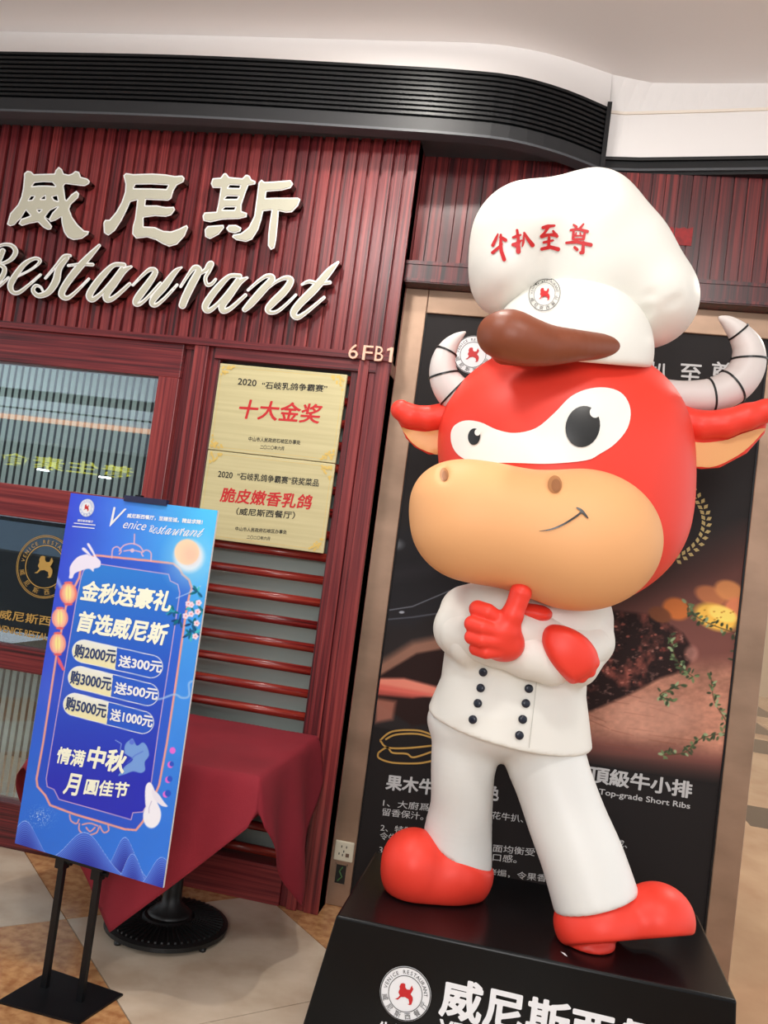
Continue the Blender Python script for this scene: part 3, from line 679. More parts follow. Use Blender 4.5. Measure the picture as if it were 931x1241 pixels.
# ================================================================== numpy painter for flat prints
def vnoise(x, y, s, seed=0):
    r = np.random.default_rng(seed).random((128, 128)); X = x/s+37.3; Y = y/s+11.7; i = np.floor(X).astype(int); j = np.floor(Y).astype(int); fx = X-i; fy = Y-j
    fx = fx*fx*(3-2*fx); fy = fy*fy*(3-2*fy); g = lambda a, b: r[a % 128, b % 128]
    return (g(i, j)*(1-fx)+g(i+1, j)*fx)*(1-fy)+(g(i, j+1)*(1-fx)+g(i+1, j+1)*fx)*fy
def fbm(x, y, s, o=4, seed=0):
    v = 0; a = .5
    for k in range(o): v = v+a*vnoise(x, y, s, seed+k); s /= 2; a /= 2
    return v/(1-.5**o)
class Paint:
    def __init__(s, X, Y): s.X = X; s.Y = Y; s.C = np.zeros(X.shape+(3,))
    def mixc(s, a, col): a = np.clip(a, 0, 1)[..., None]; s.C = s.C*(1-a)+np.asarray(col, float)*a
    def sub(s, x0, x1, y0, y1): return (s.X > x0) & (s.X < x1) & (s.Y > y0) & (s.Y < y1)
    def shape(s, f, pts, col, soft, pad, op):
        P = np.array([p[:2] for p in pts]); m = s.sub(P[:, 0].min()-pad, P[:, 0].max()+pad, P[:, 1].min()-pad, P[:, 1].max()+pad)
        if not m.any(): return
        a = np.clip(.5-f(s.X[m], s.Y[m])/soft, 0, 1)[:, None]*op; c = np.asarray(col, float)
        s.C[m] = s.C[m]*(1-a)+c*a
    def poly(s, pts, col, soft=.8, op=1.): s.shape(lambda x, y: polysdf(x, y, pts), pts, col, soft, soft+1, op)
    def line(s, pts, w, col, soft=.7, op=1.): s.shape(lambda x, y: strokesdf(x, y, [(p[0], p[1], w/2) for p in pts]), pts, col, soft, w+soft+1, op)
    def ell(s, cx_, cy_, rx, ry, col, soft=.15, op=1., rot=0):
        m = s.sub(cx_-max(rx, ry)*(1+soft*2)-2, cx_+max(rx, ry)*(1+soft*2)+2, cy_-max(rx, ry)*(1+soft*2)-2, cy_+max(rx, ry)*(1+soft*2)+2)
        if not m.any(): return
        dx = s.X[m]-cx_; dy = s.Y[m]-cy_; c_, s_ = math.cos(rot), math.sin(rot)
        d = np.hypot((dx*c_+dy*s_)/rx, (-dx*s_+dy*c_)/ry)-1; a = np.clip(.5-d/soft, 0, 1)[:, None]*op; s.C[m] = s.C[m]*(1-a)+np.asarray(col, float)*a
def T(pts, sc, ox, oy): return [(p[0]/sc+ox, p[1]/sc+oy) for p in pts]
def print_grid(name, O, eu, ev, nu, nv, painter, m, parent, lift, nrm):
    u = np.linspace(0, 1, nu); v = np.linspace(0, 1, nv); U_, V_ = np.meshgrid(u, v, indexing='ij')
    P = np.asarray(O)+U_[..., None]*eu+V_[..., None]*ev+np.asarray(nrm)*lift
    X, Y = proj(P); pt = Paint(X, Y); painter(pt, U_, V_)
    idx = np.arange(nu*nv).reshape(nu, nv); F = np.stack([idx[:-1, :-1], idx[1:, :-1], idx[1:, 1:], idx[:-1, 1:]], -1).reshape(-1, 4)
    me = bpy.data.meshes.new(name); base_ = WL[parent]
    me.vertices.add(nu*nv); me.vertices.foreach_set('co', (P.reshape(-1, 3)-base_).ravel())
    me.loops.add(F.size); me.loops.foreach_set('vertex_index', F.ravel()); me.polygons.add(len(F)); me.polygons.foreach_set('loop_start', np.arange(0, F.size, 4)); me.update(calc_edges=True)
    c = np.clip(pt.C.reshape(-1, 3)/255., 0, 1); c = np.where(c <= .04045, c/12.92, ((c+.055)/1.055)**2.4)
    at = me.color_attributes.new('Col', 'FLOAT_COLOR', 'POINT'); at.data.foreach_set('color', np.concatenate([c, np.ones((len(c), 1))], 1).ravel().astype(np.float32))
    me.materials.append(m); o = bpy.data.objects.new(name, me); COL.objects.link(o); o.parent = parent; WL[o] = base_; return o

# ================================================================== POSTER BEHIND THE STATUE
po = thing('steak_poster', 'tall black wall poster showing grilled steak and white dish names behind the statue', 'poster', (.08, YR-.006, 0))
YP = YR-.008
part('poster_sheet', boxm(-.668, .822, YP, YR+.008, 0, 2.69), mat('poster_black', (34, 30, 30), .6, spec=.2), po)
MB().box(-.666, -.663, YP-.006, YP, 0, 2.69).build('edge_trim', BLACKM, po); MB().box(.815, .822, YP-.008, YP, 0, 2.69).build('edge_trim', BLACKM, po)
PRINT = colmat('poster_photo_print', .6)
def steak(p, U_, V_):
    X, Y = p.X, p.Y; n1 = fbm(X, Y, 60, 5, 3); n2 = fbm(X, Y, 14, 4, 9); n3 = fbm(X*1.0, Y*1.6, 6, 3, 21)
    p.C[:] = (34, 30, 30)
    lower = np.clip((Y-640-(X-860)*-.55+(n1-.5)*40)/60, 0, 1)      # brown board glow, fading upward
    board = np.array([118, 74, 64])[None, None]*(0.7+.6*n1[..., None])
    a = np.clip((Y-(668-.45*(X-800)))/70, 0, 1)*(X > 560); p.C = p.C*(1-a[..., None])+np.array([96, 60, 54])*a[..., None]
    # wooden board, lower part
    a = np.clip((Y-(800-.05*(X-700)))/26, 0, 1)*np.clip((915+.14*(X-800)-Y)/24, 0, 1)*np.clip((X-610)/50, 0, 1)
    wd = np.array([168, 118, 98])*(.62+.55*n1[..., None]+.22*(n3[..., None]-.5)); p.C = p.C*(1-a[..., None])+wd*a[..., None]
    for k in range(16):
        y0 = 826+k*6+random.uniform(-3, 3); x0 = random.uniform(700, 790); p.line([(x0, y0), (x0+random.uniform(20, 60), y0+random.uniform(2, 12))], 1.1, (104, 62, 50), 1.4, .6)
    p.ell(790, 870, 55, 26, (178, 134, 116), .6, .45)
    # left: dark grill tool
    p.poly([(455, 640), (640, 640), (560, 720), (500, 760), (455, 760)], (34, 33, 36), 12, .9)
    p.line([(455, 742), (500, 735), (545, 716)], 1.3, (120, 124, 134), 1.2, .8); p.line([(455, 752), (500, 748), (540, 742)], 1.6, (92, 96, 106), 1.4, .7); p.line([(455, 700), (520, 690)], 14, (44, 42, 46), 14, .8)
    p.ell(480, 660, 9, 6, (160, 168, 176), .9, .45); p.ell(487, 742, 3.2, 1.6, (170, 176, 186), .5, .8)
    p.poly([(455, 806), (500, 778), (560, 766), (560, 840), (455, 840)], (128, 92, 76), 10, .9)
    p.poly([(455, 822), (505, 792), (560, 782), (560, 870), (500, 880), (455, 850)], (34, 20, 18), 4, 1)
    p.poly([(455, 822), (490, 822), (536, 834), (534, 846), (500, 842), (455, 836)], (196, 118, 100), 4, .95); p.poly([(455, 828), (500, 836), (530, 842), (500, 846), (455, 842)], (176, 80, 70), 4, .8)
    p.poly([(455, 846), (480, 850), (476, 872), (455, 876)], (150, 96, 80), 6, .8)
    # main roasted meat behind the statue
    meat = [(620, 735), (690, 735), (760, 742), (795, 745), (828, 768), (842, 790), (832, 812), (800, 822), (762, 842), (716, 862), (640, 862)]
    m = np.clip(.5-polysdf(X, Y, meat)/5, 0, 1)
    mc = np.array([30, 18, 17])+np.clip(n2-.5, 0, 1)[..., None]*np.array([280, 150, 125])+np.clip(n3-.66, 0, 1)[..., None]*np.array([300, 240, 220])
    p.C = p.C*(1-m[..., None])+mc*m[..., None]
    for k in range(90):
        x_, y_ = random.uniform(700, 840), random.uniform(742, 835)
        if polysdf(np.array([x_]), np.array([y_]), meat)[0] < -4: p.ell(x_, y_, random.uniform(1, 2.6), random.uniform(.8, 1.6), random.choice([(150, 96, 84), (96, 46, 40), (20, 12, 12), (124, 70, 60)]), .6, .8)
    p.ell(838, 792, 8, 9, (150, 106, 96), .7, .7)
    # potatoes
    for (x_, y_, rx, ry, c_) in ((820, 738, 17, 13, (176, 100, 50)), (800, 745, 14, 9, (104, 62, 40)), (862, 722, 20, 11, (170, 106, 70)), (884, 716, 18, 12, (196, 130, 80)), (893, 738, 15, 14, (200, 120, 84)), (868, 748, 27, 15, (216, 172, 74)), (876, 744, 18, 9, (232, 196, 100))):
        p.ell(x_, y_, rx, ry, c_, .35, .95, .35)
    for k in range(14): p.ell(random.uniform(850, 890), random.uniform(738, 758), 1.4, 1.0, (150, 104, 40), .6, .7)
    # thyme sprigs
    rr = random.Random(5)
    for path_ in ([(833, 732), (842, 745), (860, 756), (900, 770)], [(812, 770), (818, 795), (830, 812), (840, 820)], [(862, 822), (866, 850), (880, 874), (884, 892)], [(802, 915), (830, 912), (850, 895), (880, 888)], [(893, 760), (898, 775), (890, 800)], [(825, 830), (800, 842), (815, 850)]):
        q = spline(np.array([(a_, b_, 0) for a_, b_ in path_]), 6)
        p.line([(a_[0], a_[1]) for a_ in q], 1.2, (70, 50, 34), .9, .9)
        for a_ in q:
            for s_ in range(2):
                an = rr.uniform(0, 6.28); r_ = rr.uniform(3, 6); p.ell(a_[0]+math.cos(an)*r_, a_[1]+math.sin(an)*r_, rr.uniform(2.2, 3.8), rr.uniform(1.1, 1.9), rr.choice([(62, 76, 50), (88, 106, 72), (42, 52, 36), (52, 62, 44), (118, 136, 102)]), .5, .95, an)
    e = np.clip((Y-(884+.13*(X-560)))/26, 0, 1)*np.clip((Y-(925+.09*(X-820)))/14+1, 0, 1)
    p.C = p.C*(1-e[..., None])+np.array([34, 30, 30])*e[..., None]
    lum = np.clip((Y-700)/80, 0, 1)[..., None]*(1-e[..., None]); p.C = p.C*(1+.30*lum)
print_grid('printed_photo', (-.66, YP, .80), np.array([1.474, 0, 0]), np.array([0, 0, 1.12]), 520, 400, steak, PRINT, po, .0012, (0, -1, 0))
oP, nP = (0, YP, 0), (0, -1, 0)
mb = LINES()
for s, A, B_, h, bo in [('果木牛', (467, 957), (526, 964), 19, .03), ('色', (589, 969), (604, 971), 19, .03), ('頂級牛小排', (713, 947.5), (838, 968), 20, .03), ('之', (696, 944), (708, 946), 18, .03),
        ('扒', (784, 465.5), (808, 467), 28, .012), ('至', (822, 464), (849, 466), 24, .012), ('尊', (860, 465), (888, 468), 28, .012)]:
    ptext(mb, s, A, B_, h, oP, nP, bold=bo, off=.0018)
mb.build('large_lettering', GREYINK, po)
mb = LINES()
for s, A, B_, h in [('1、大廚爲', (464, 977), (520, 983), 9), ('留香保汁。', (463, 988), (513, 994), 9), ('花牛扒、', (596, 992), (634, 997), 9), ('2、特製', (461, 1007), (500, 1012), 9), ('令牛', (460, 1017), (480, 1020), 9),
        ('面均衡受', (597, 1032), (648, 1037.5), 9), ('口感。', (597, 1043), (626, 1046), 9), ('成、', (746, 1026), (760, 1028), 9), ('3、', (459, 1034), (468, 1035), 8), ('烤焗，令果香', (590, 1061), (662, 1069), 9)]:
    ptext(mb, s, A, B_, h, oP, nP, bold=.004, off=.0018)
ptext(mb, 'd Top-grade Short Ribs', (716, 963), (836, 982.5), 9, oP, nP, bold=.012, off=.0018)
mb.build('small_lettering', GREYINK, po)
# badge at the upper left of the poster
cb = onY(573.5, 430, YP); seal(po, planemap(cb, (1, 0, 0), (0, 0, 1), nP, .088), WHITEINK, INK, REDINK)
# golden wreath
mb = MB()
for i, (x_, y_) in enumerate([(841, 597), (845.5, 604), (849.5, 610.5), (852.5, 617), (854.6, 623.7), (855.5, 630.5), (855.2, 637.5), (853.5, 645), (850.5, 652), (846, 659), (840, 665), (833.5, 670), (827, 674), (820, 678)]):
    p_ = onY(x_, y_, YP-.0018); an = math.radians(-55+i*9.5); tdir = np.array([math.cos(an), 0, -math.sin(an)]) if False else None
    nx_ = np.array([math.cos(math.radians(40-i*9.0)), 0, math.sin(math.radians(40-i*9.0))]); td = np.array([-nx_[2], 0, nx_[0]])
    for s_ in (-1, 1):
        d_ = (nx_*s_*.8+td*.75); d_ /= np.linalg.norm(d_); e_ = np.cross(d_, (0, 1, 0)); L_ = .027
        b0 = p_+nx_*s_*.002
        P = [b0, b0+d_*L_*.5+e_*.0085, b0+d_*L_, b0+d_*L_*.5-e_*.0085]; n0 = len(mb.V); mb.V += [tuple(q) for q in P]; mb.F.append((n0, n0+1, n0+2, n0+3))
mb.build('gold_wreath', mat('gold_wreath_print', (170, 150, 92), .5), po)['kind'] = 'stuff'
# outlined sandwich icon
mb = MB()
for st in ([(25, 40), (60, 15), (130, 12), (172, 25)], [(25, 40), (45, 60), (100, 62), (172, 55)], [(20, 75), (45, 60), (60, 75), (100, 78), (120, 88), (172, 72)], [(20, 75), (22, 90), (60, 103), (130, 105), (172, 98)], [(40, 38), (70, 24), (130, 22), (172, 33)]):
    q = spline(np.array([(a/2.3275+450, b/2.3275+880, 0) for a, b in st]), 6); Q = np.array([onY(a[0], a[1], YP-.0018) for a in q])
    V2_, F2 = ribbon2d(Q[:, [0, 2]], .008); mb.add((np.stack([V2_[:, 0], np.full(len(V2_), YP-.0018), V2_[:, 1]], 1), F2))
mb.build('gold_icon', GOLDINK, po)

# ================================================================== PLINTH
ZP = .45
PL = bpy.data.materials.new('black_gloss_plinth'); PL = mat('black_gloss_plinth', (13, 15, 17), .24, spec=.22)
pl = thing('display_plinth', 'glossy black plinth lettered in white under the bull chef statue', 'plinth', (.09, 3.0, 0))
x0, x1, y0, y1 = -.496, .672, 2.674, 3.318
fx = .075
Vp = [(x0-fx, y0-.03, 0), (x1+fx*.35, y0-.03, 0), (x1+fx*.35, y1, 0), (x0-fx, y1, 0), (x0, y0, ZP), (x1, y0, ZP), (x1, y1, ZP), (x0, y1, ZP)]
bm = bmesh.new(); vv = [bm.verts.new(v) for v in Vp]
for f in ((0, 1, 5, 4), (1, 2, 6, 5), (2, 3, 7, 6), (3, 0, 4, 7), (4, 5, 6, 7), (3, 2, 1, 0)): bm.faces.new([vv[i] for i in f])
bmesh.ops.recalc_face_normals(bm, faces=bm.faces); bmesh.ops.bevel(bm, geom=list(bm.edges), offset=.008, segments=3, affect='EDGES', profile=.5)
part('plinth_body', bmout(bm), PL, pl)
nF = np.array([0, -ZP, .03*1.0]); nF = nF/np.linalg.norm(nF); oF = np.array([0, y0, ZP]); upF = np.array([0, .03, ZP])/math.hypot(.03, ZP)
cF = onP(491.5, 1204, oF, nF); seal(pl, planemap(cF, (1, 0, 0), upF, nF, .077), WHITEINK, INK, REDINK)
mb = LINES(); ptext(mb, '威尼斯西餐厅', (531, 1231), (853, 1310), 48, oF, nF, up=upF, bold=.03, off=.002)
ptext(mb, 'VENICE RESTAURANT', (531, 1253), (790, 1313), 18, oF, nF, up=upF, bold=.03, off=.002)
ptext(mb, '牛扒至尊', (457, 1254), (528, 1270), 17, oF, nF, up=upF, bold=.03, off=.002)
mb.build('white_lettering', WHITEINK, pl)
ch_ = onZ(683, 1156, ZP+.001); part('paint_chip', ([ch_+np.array(d) for d in ((-.008, .012, 0), (.004, .008, 0), (.012, -.014, 0), (.002, -.006, 0), (-.002, .002, 0))], [(0, 1, 2, 3, 4)]), WHITEINK, pl)

# ================================================================== TABLE
TC = np.array([-1.28, 3.325]); HW = .40
IRON = mat('black_cast_iron', (18, 18, 18), .45)
tb = thing('pedestal_table', 'square pedestal table on a ribbed black cast iron disc by the slatted window', 'table', (TC[0], TC[1], 0))
part('tabletop', boxm(TC[0]-HW, TC[0]+HW, TC[1]-HW, TC[1]+HW-.002, .715, .745, .006), WOODV, tb)
part('column', lathe([(.10, .05), (.075, .07), (.04, .10), (.036, .14), (.036, .715)], (TC[0], TC[1]+.0, 0), 24), IRON, tb, smooth=True)
bc = (TC[0]+.0, TC[1]-.02, 0)
part('base_disc', lathe([(.226, .012), (.238, .018), (.238, .034), (.222, .040), (.10, .052), (.09, .06), (.0, .06)][:-1], bc, 64), IRON, tb)
rib = bpy.data.meshes.new('base_rib'); v, f = [(.105, -.0022, .050), (.218, -.0042, .039), (.218, .0042, .039), (.105, .0022, .050), (.105, -.0018, .060), (.216, -.0036, .047), (.216, .0036, .047), (.105, .0018, .060)], [(0, 1, 5, 4), (1, 2, 6, 5), (2, 3, 7, 6), (3, 0, 4, 7), (4, 5, 6, 7)]
rib.from_pydata(v, [], f); rib.materials.append(IRON)
for k in range(56):
    o = inst(rib, 'base_rib', tb, bc); o.rotation_euler = (0, 0, 2*math.pi*k/56)
for k in range(4):
    an = math.pi/4+k*math.pi/2+.3; part('levelling_foot', lathe([(.012, 0), (.014, .006), (.010, .016)], (bc[0]+.222*math.cos(an), bc[1]+.222*math.sin(an), 0), 14), IRON, tb)
# cloth
CL = mat('burgundy_tablecloth', (138, 24, 40), .85, bump=((420, 420, 420), .5), var=((3, 3, 3), (124, 20, 36)))
n = 97; s = np.linspace(-1, 1, n); A_, B_ = np.meshgrid(s, s, indexing='ij'); HD = .975
x = (A_-B_)*.5*HD; y = (A_+B_)*.5*HD                       # diamond with tips on the table's axes
HE = HW+.004
cxn = np.clip(x, -HE, HE); cyn = np.clip(y, -HE, HE); dx = x-cxn; dy = y-cyn; d = np.hypot(dx, dy); ux = np.where(d > 1e-6, dx/(d+1e-9), 0); uy = np.where(d > 1e-6, dy/(d+1e-9), 0)
fl = .16*d+.012*(1-np.exp(-d*40))
along = np.where(np.abs(uy) > np.abs(ux), x, y)
wave = .018*np.sin(along*17+1.2)*np.clip(d/.3, 0, 1)
left = (ux < -.5); flr = fl+np.where(left, .30*d, 0)+wave
flr = np.where(uy > .5, np.minimum(flr, .001), flr)        # the back side hangs against the shop front
X_ = TC[0]+cxn+ux*flr; Y_ = TC[1]+cyn+uy*flr; Z_ = .749-np.where(d > 0, np.sqrt(np.maximum(d*d-flr*flr*.6, 0)), 0)+.0015*np.sin(x*22)*np.cos(y*19)*(d < 1e-6)
# soft fold where the front-right corner hangs
Y_ = np.minimum(Y_, YF-.008)
idx = np.arange(n*n).reshape(n, n); F = np.stack([idx[:-1, :-1], idx[1:, :-1], idx[1:, 1:], idx[:-1, 1:]], -1).reshape(-1, 4)
o = part('tablecloth', (np.stack([X_, Y_, Z_], -1).reshape(-1, 3), F), CL, smooth=True, loc=(TC[0], TC[1], .75)); tag(o, 'burgundy tablecloth laid cornerwise, its tips hanging off the pedestal table', 'tablecloth')
sm = o.modifiers.new('thickness', 'SOLIDIFY'); sm.thickness = .0015; sm.offset = 1

# ================================================================== BANNER STAND
st = thing('banner_stand', 'low black metal banner stand with two posts on a square base plate', 'stand', (-1.36, 2.70, 0))
base_q = [onZ(-4, 1216, 0), onZ(95, 1243, 0), onZ(149, 1207, 0), onZ(62, 1177, 0)]
bm = bmesh.new(); lo = [bm.verts.new((p[0], p[1], .001)) for p in base_q]; hi = [bm.verts.new((p[0], p[1], .007)) for p in base_q]
bm.faces.new(lo[::-1]); bm.faces.new(hi)
for i in range(4): bm.faces.new((lo[i], lo[(i+1) % 4], hi[(i+1) % 4], hi[i]))
part('base_plate', bmout(bm), BLACKM, st)
BLc = np.array([-1.62, 2.71, .446]); BRc = np.array([-1.04, 2.612, .446]); TLc = np.array([-1.630, 2.745, 1.634]); eu = BRc-BLc; ev = TLc-BLc
nB = np.cross(eu, ev); nB /= np.linalg.norm(nB)
if nB[1] > 0: nB = -nB
un = eu/np.linalg.norm(eu); vn = ev/np.linalg.norm(ev)
def obox(c, a, b, c_, ha, hb, hc):
    V = []; 
    for i in (-1, 1):
        for j in (-1, 1):
            for k in (-1, 1): V.append(np.array(c)+np.array(a)*ha*i+np.array(b)*hb*j+np.array(c_)*hc*k)
    return V, [(0, 1, 3, 2), (4, 6, 7, 5), (0, 4, 5, 1), (2, 3, 7, 6), (0, 2, 6, 4), (1, 5, 7, 3)]
nh = np.cross(un, (0, 0, 1)); nh /= np.linalg.norm(nh)
if nh[1] > 0: nh = -nh
pb = []
for (bx, by) in ((54, 1197), (97, 1214)):
    b = onZ(bx, by, .004); topz = 1.70
    part('post', obox((b[0], b[1], .006+.245), un, nh, (0, 0, 1), .011, .008, .245), BLACKM, st)
    pb.append(b)
mid_ = (pb[0]+pb[1])/2
part('upright', obox((mid_[0], mid_[1]+.028, 1.07), un, nh, (0, 0, 1), .012, .008, .585), BLACKM, st)
part('tray', obox((mid_[0], mid_[1]-.012, .440), un, nh, (0, 0, 1), .105, .022, .006), BLACKM, st)
for b in pb:
    part('clamp', obox((b[0], b[1]-.004, .425), un, nh, (0, 0, 1), .017, .016, .028), BLACKM, st)
    part('clamp_knob', tubem([np.array([b[0], b[1], .418])+un*s_ for s_ in (.016, .034)], .009, 12), BLACKM, st)
tcx = BLc+eu*.53+ev*1.0
part('top_clip', obox(tcx+nB*.001+np.array([0, 0, .004]), un, nB, (0, 0, 1), .084, .008, .010), mat('navy_clip', (34, 36, 70), .4), st)
bn = thing('promotion_banner', 'tall blue autumn promotion banner board held on the black stand', 'banner', (BLc+BRc)/2)
BW = mat('white_board_edge', (226, 226, 226), .6)
cbd = BLc+eu*.5+ev*.5-nB*.004
part('board', obox(cbd, un, vn, nB, np.linalg.norm(eu)/2, np.linalg.norm(ev)/2, .0038), BW, bn)
def banner(p, U_, V_):
    X, Y = p.X, p.Y; v = 1-V_; u = U_; n1 = fbm(X, Y, 40, 3, 2)
    S1 = lambda q: T(q, 4.433, 60, 590); S2 = lambda q: T(q, 4.433, 40, 690); S3 = lambda q: T(q, 4.232, 10, 880)
    c0 = np.array([56, 74, 204.]); c1 = np.array([78, 186, 236.]); c2 = np.array([50, 126, 216.]); c3 = np.array([44, 108, 204.])
    a = np.clip(u*1.1-.0*v, 0, 1)[..., None]; topc = c0*(1-a)+c1*a; a2 = np.clip(v/.45, 0, 1)[..., None]; mc = np.array([54, 76, 196.])*(1-a)+np.array([66, 140, 224.])*a
    C = topc*(1-a2)+mc*a2; a3 = np.clip((v-.5)/.35, 0, 1)[..., None]; C = C*(1-a3)+(np.array([44, 104, 206.])*(1-a*.5)+np.array([54, 122, 216.])*a*.5)*a3
    p.C[:] = np.minimum(C*1.06, 255)*(.97+.06*n1[..., None])
    outer = S1([(560, 400), (665, 412), (700, 440), (715, 470), (750, 500), (765, 545), (750, 590)])+[(225, 745), (213.7, 825), (202.4, 900), (193, 951)]+[(179, 985), (173, 996), (164.8, 1006), (151.8, 1005), (88, 986)]+[(60.8, 975.7), (55, 964), (45.4, 953), (44.3, 944), (52.5, 899), (68.2, 796), (80, 735), (88, 716), (96, 700), (98, 688), (104, 678), (116.4, 673), (186.3, 680.2)]
    inner = [(98.3, 700), (101, 692), (107, 685), (121, 683.6), (204.4, 696), (206.6, 704), (215.6, 708.4), (218, 718.6), (208, 784.7), (191, 893), (183.7, 946), (178, 976), (173, 984), (161, 985), (158.9, 993.4), (71.4, 968.6), (65.5, 956.8), (57.3, 953.3), (56, 943.8), (65.5, 887), (91.9, 730.6)]
    gl_ = polysdf(X, Y, outer); p.mixc(np.clip(.5-gl_/1.5, 0, 1)*.55, (40, 62, 190))
    d = polysdf(X, Y, inner); f = np.clip((Y-690)/260, 0, 1)[..., None]; cc_ = np.array([52, 128, 216.])*(1-f)+np.array([44, 50, 184.])*f; al = np.clip(.5-d/1.2, 0, 1)[..., None]; p.C = p.C*(1-al)+cc_*al
    p.line(outer+[outer[0]], 2.6, (232, 160, 150)); p.line(inner+[inner[0]], 1.0, (216, 176, 208))
    # moon
    p.ell(233, 679, 28, 30, (150, 214, 244), 1.0, .55); p.ell(229, 674, 18, 19, (238, 240, 244), .35, .85); p.ell(226.5, 669, 15, 15.5, (250, 214, 180), .12); p.ell(231, 672, 9, 10, (248, 190, 168), 1.2, .6)
    # top ornament
    for q in ([(335, 382), (340, 335), (365, 322), (385, 345), (375, 362)], [(375, 345), (400, 315), (445, 305), (485, 320), (505, 350)], [(545, 398), (545, 355), (520, 340), (495, 355), (503, 372)], [(457, 255), (455, 308)], [(400, 345), (445, 340), (500, 352)]): p.line(spline(np.array(S1(q)), 6), 1.5, (222, 176, 196), .8)
    p.ell(*S1([(445, 342)])[0], 2.4, 2.4, (216, 190, 214), .3)
    # bottom ornament
    for q in ([(315, 455), (322, 485), (350, 500), (362, 480)], [(365, 500), (365, 535), (400, 558), (450, 548), (465, 520)], [(400, 520), (420, 540), (445, 520)], [(470, 512), (490, 545), (515, 535), (512, 510)], [(380, 505), (420, 498), (460, 512)]): p.line(spline(np.array(S3(q)), 6), 1.7, (226, 160, 158), .8)
    # rabbit on the frame and rabbit below
    wht = (238, 230, 246)
    p.poly(closed(S1([(105, 490), (108, 470), (112, 425), (150, 378), (200, 362), (215, 370), (176, 338), (182, 326), (200, 338), (228, 372), (238, 370), (203, 312), (212, 304), (232, 335), (252, 376), (274, 400), (270, 430), (240, 440), (236, 456), (212, 440), (170, 450), (135, 466), (124, 490)]), 4), wht)
    p.ell(*S3([(738, 458)])[0], 10.8, 15.5, (244, 242, 250), .12, 1, .1); p.poly(closed(S3([(722, 288), (738, 300), (752, 335), (762, 385), (770, 420), (712, 420), (702, 370), (705, 310)]), 4), (244, 242, 250)); p.poly(closed(S3([(738, 325), (768, 345), (800, 390), (818, 412), (790, 410), (758, 385), (742, 360)]), 4), (236, 232, 244)); p.line(S3([(735, 385), (722, 420), (722, 445)]), .8, (190, 184, 214))
    # lanterns
    for i, (x_, y_, rx, ry) in enumerate(((190, 130, 47, 58), (145, 262, 44, 54), (133, 400, 44, 57))):
        cx_, cy_ = S2([(x_, y_)])[0]; rx /= 4.433; ry /= 4.433
        p.ell(cx_, cy_, rx, ry, (240, 128, 118) if i == 0 else (244, 160, 150), .12); p.ell(cx_, cy_, rx*.72, ry*.86, (250, 198, 160), .5, .9); p.ell(cx_, cy_-1, rx*.34, ry*.7, (246, 236, 150), .6, .95)
        for k in (-.5, 0, .5): p.line([(cx_+k*rx*1.2, cy_-ry*.8), (cx_+k*rx*1.7, cy_), (cx_+k*rx*1.2, cy_+ry*.8)], .5, (222, 112, 110), .6, .7)
        p.ell(cx_, cy_-ry, rx*.5, 1.5, (230, 110, 110), .3); p.ell(cx_, cy_+ry, rx*.5, 1.5, (220, 96, 104), .3)
    p.poly(S2([(130, 460), (150, 490), (172, 540), (160, 545), (132, 500)]), (226, 96, 116)); p.line(S2([(133, 455), (130, 480)]), 1.2, (220, 90, 110))
    # mist, swirls
    p.line(S2([(150, 95), (130, 55), (118, 40)]), 4, (176, 190, 236), 3, .7)
    p.line(spline(np.array(S2([(640, 700), (690, 695), (760, 672), (800, 690), (838, 680), (838, 615), (862, 600)])), 6), 2.4, (168, 200, 240), 1.6, .75)
    p.line(S2([(770, 155), (830, 130), (900, 90)]), 1.2, (180, 206, 240), 1, .8)
    # flowers and leaves
    rr = random.Random(11)
    for (x_, y_, k) in ((885, 120, 7), (755, 225, 9), (790, 270, 7), (850, 200, 7), (905, 215, 6), (860, 290, 8), (845, 345, 8), (870, 340, 6)):
        for _ in range(k):
            an = rr.uniform(0, 6.28); r_ = rr.uniform(8, 30); q = S2([(x_+math.cos(an)*r_, y_+math.sin(an)*r_)])[0]
            p.ell(q[0], q[1], 4.2, 1.5, rr.choice([(30, 90, 130), (20, 112, 126), (70, 190, 196), (24, 66, 120), (52, 156, 186)]), .3, .95, an)
    for (x_, y_) in ((820, 250), (880, 290), (850, 190), (890, 180), (835, 185), (872, 360), (885, 228), (850, 240)):
        q = S2([(x_, y_)])[0]
        for k in range(5): p.ell(q[0]+2.2*math.cos(k*1.257), q[1]+2.2*math.sin(k*1.257), 1.7, 1.7, (238, 214, 226), .4)
        p.ell(q[0], q[1], 1.1, 1.1, (240, 150, 150), .4)
    # pills
    for (a_, b_, sp) in (((272, 440), (636, 522), ((455, 380), (440, 560))), ((250, 582), (614, 672), ((434, 530), (416, 700))), ((224, 726), (588, 822), ((410, 675), (394, 845)))):
        A, B2 = S2([a_, b_]); s0, s1 = S2(list(sp)); r_ = 13.6
        dd = strokesdf(X, Y, [(A[0], A[1], r_), (B2[0], B2[1], r_)]); side = (X-s0[0])*(s1[1]-s0[1])-(Y-s0[1])*(s1[0]-s0[0])
        fill = np.clip(.5-dd/.7, 0, 1)
        g_ = np.clip((Y-(A[1]-13)-(X-A[0])*.22)/26, 0, 1)[..., None]; cf = np.array([236, 238, 232.])*(1-g_)+np.array([240, 230, 176.])*g_
        m1 = (fill*(side < 0))[..., None]; p.C = p.C*(1-m1)+cf*m1
        p.mixc(fill*(side >= 0)*.9, (48, 96, 206)); p.mixc(np.clip(.5-(np.abs(dd)-.45)/.6, 0, 1), (238, 240, 240))
    # flying figure
    p.poly(closed(S3([(565, 255), (575, 238), (600, 205), (640, 170), (600, 140), (600, 95), (625, 70), (640, 66), (660, 100), (690, 84), (712, 105), (722, 150), (700, 185), (702, 225), (680, 240), (640, 232), (600, 246)]), 4), (128, 172, 228), 1, .9)
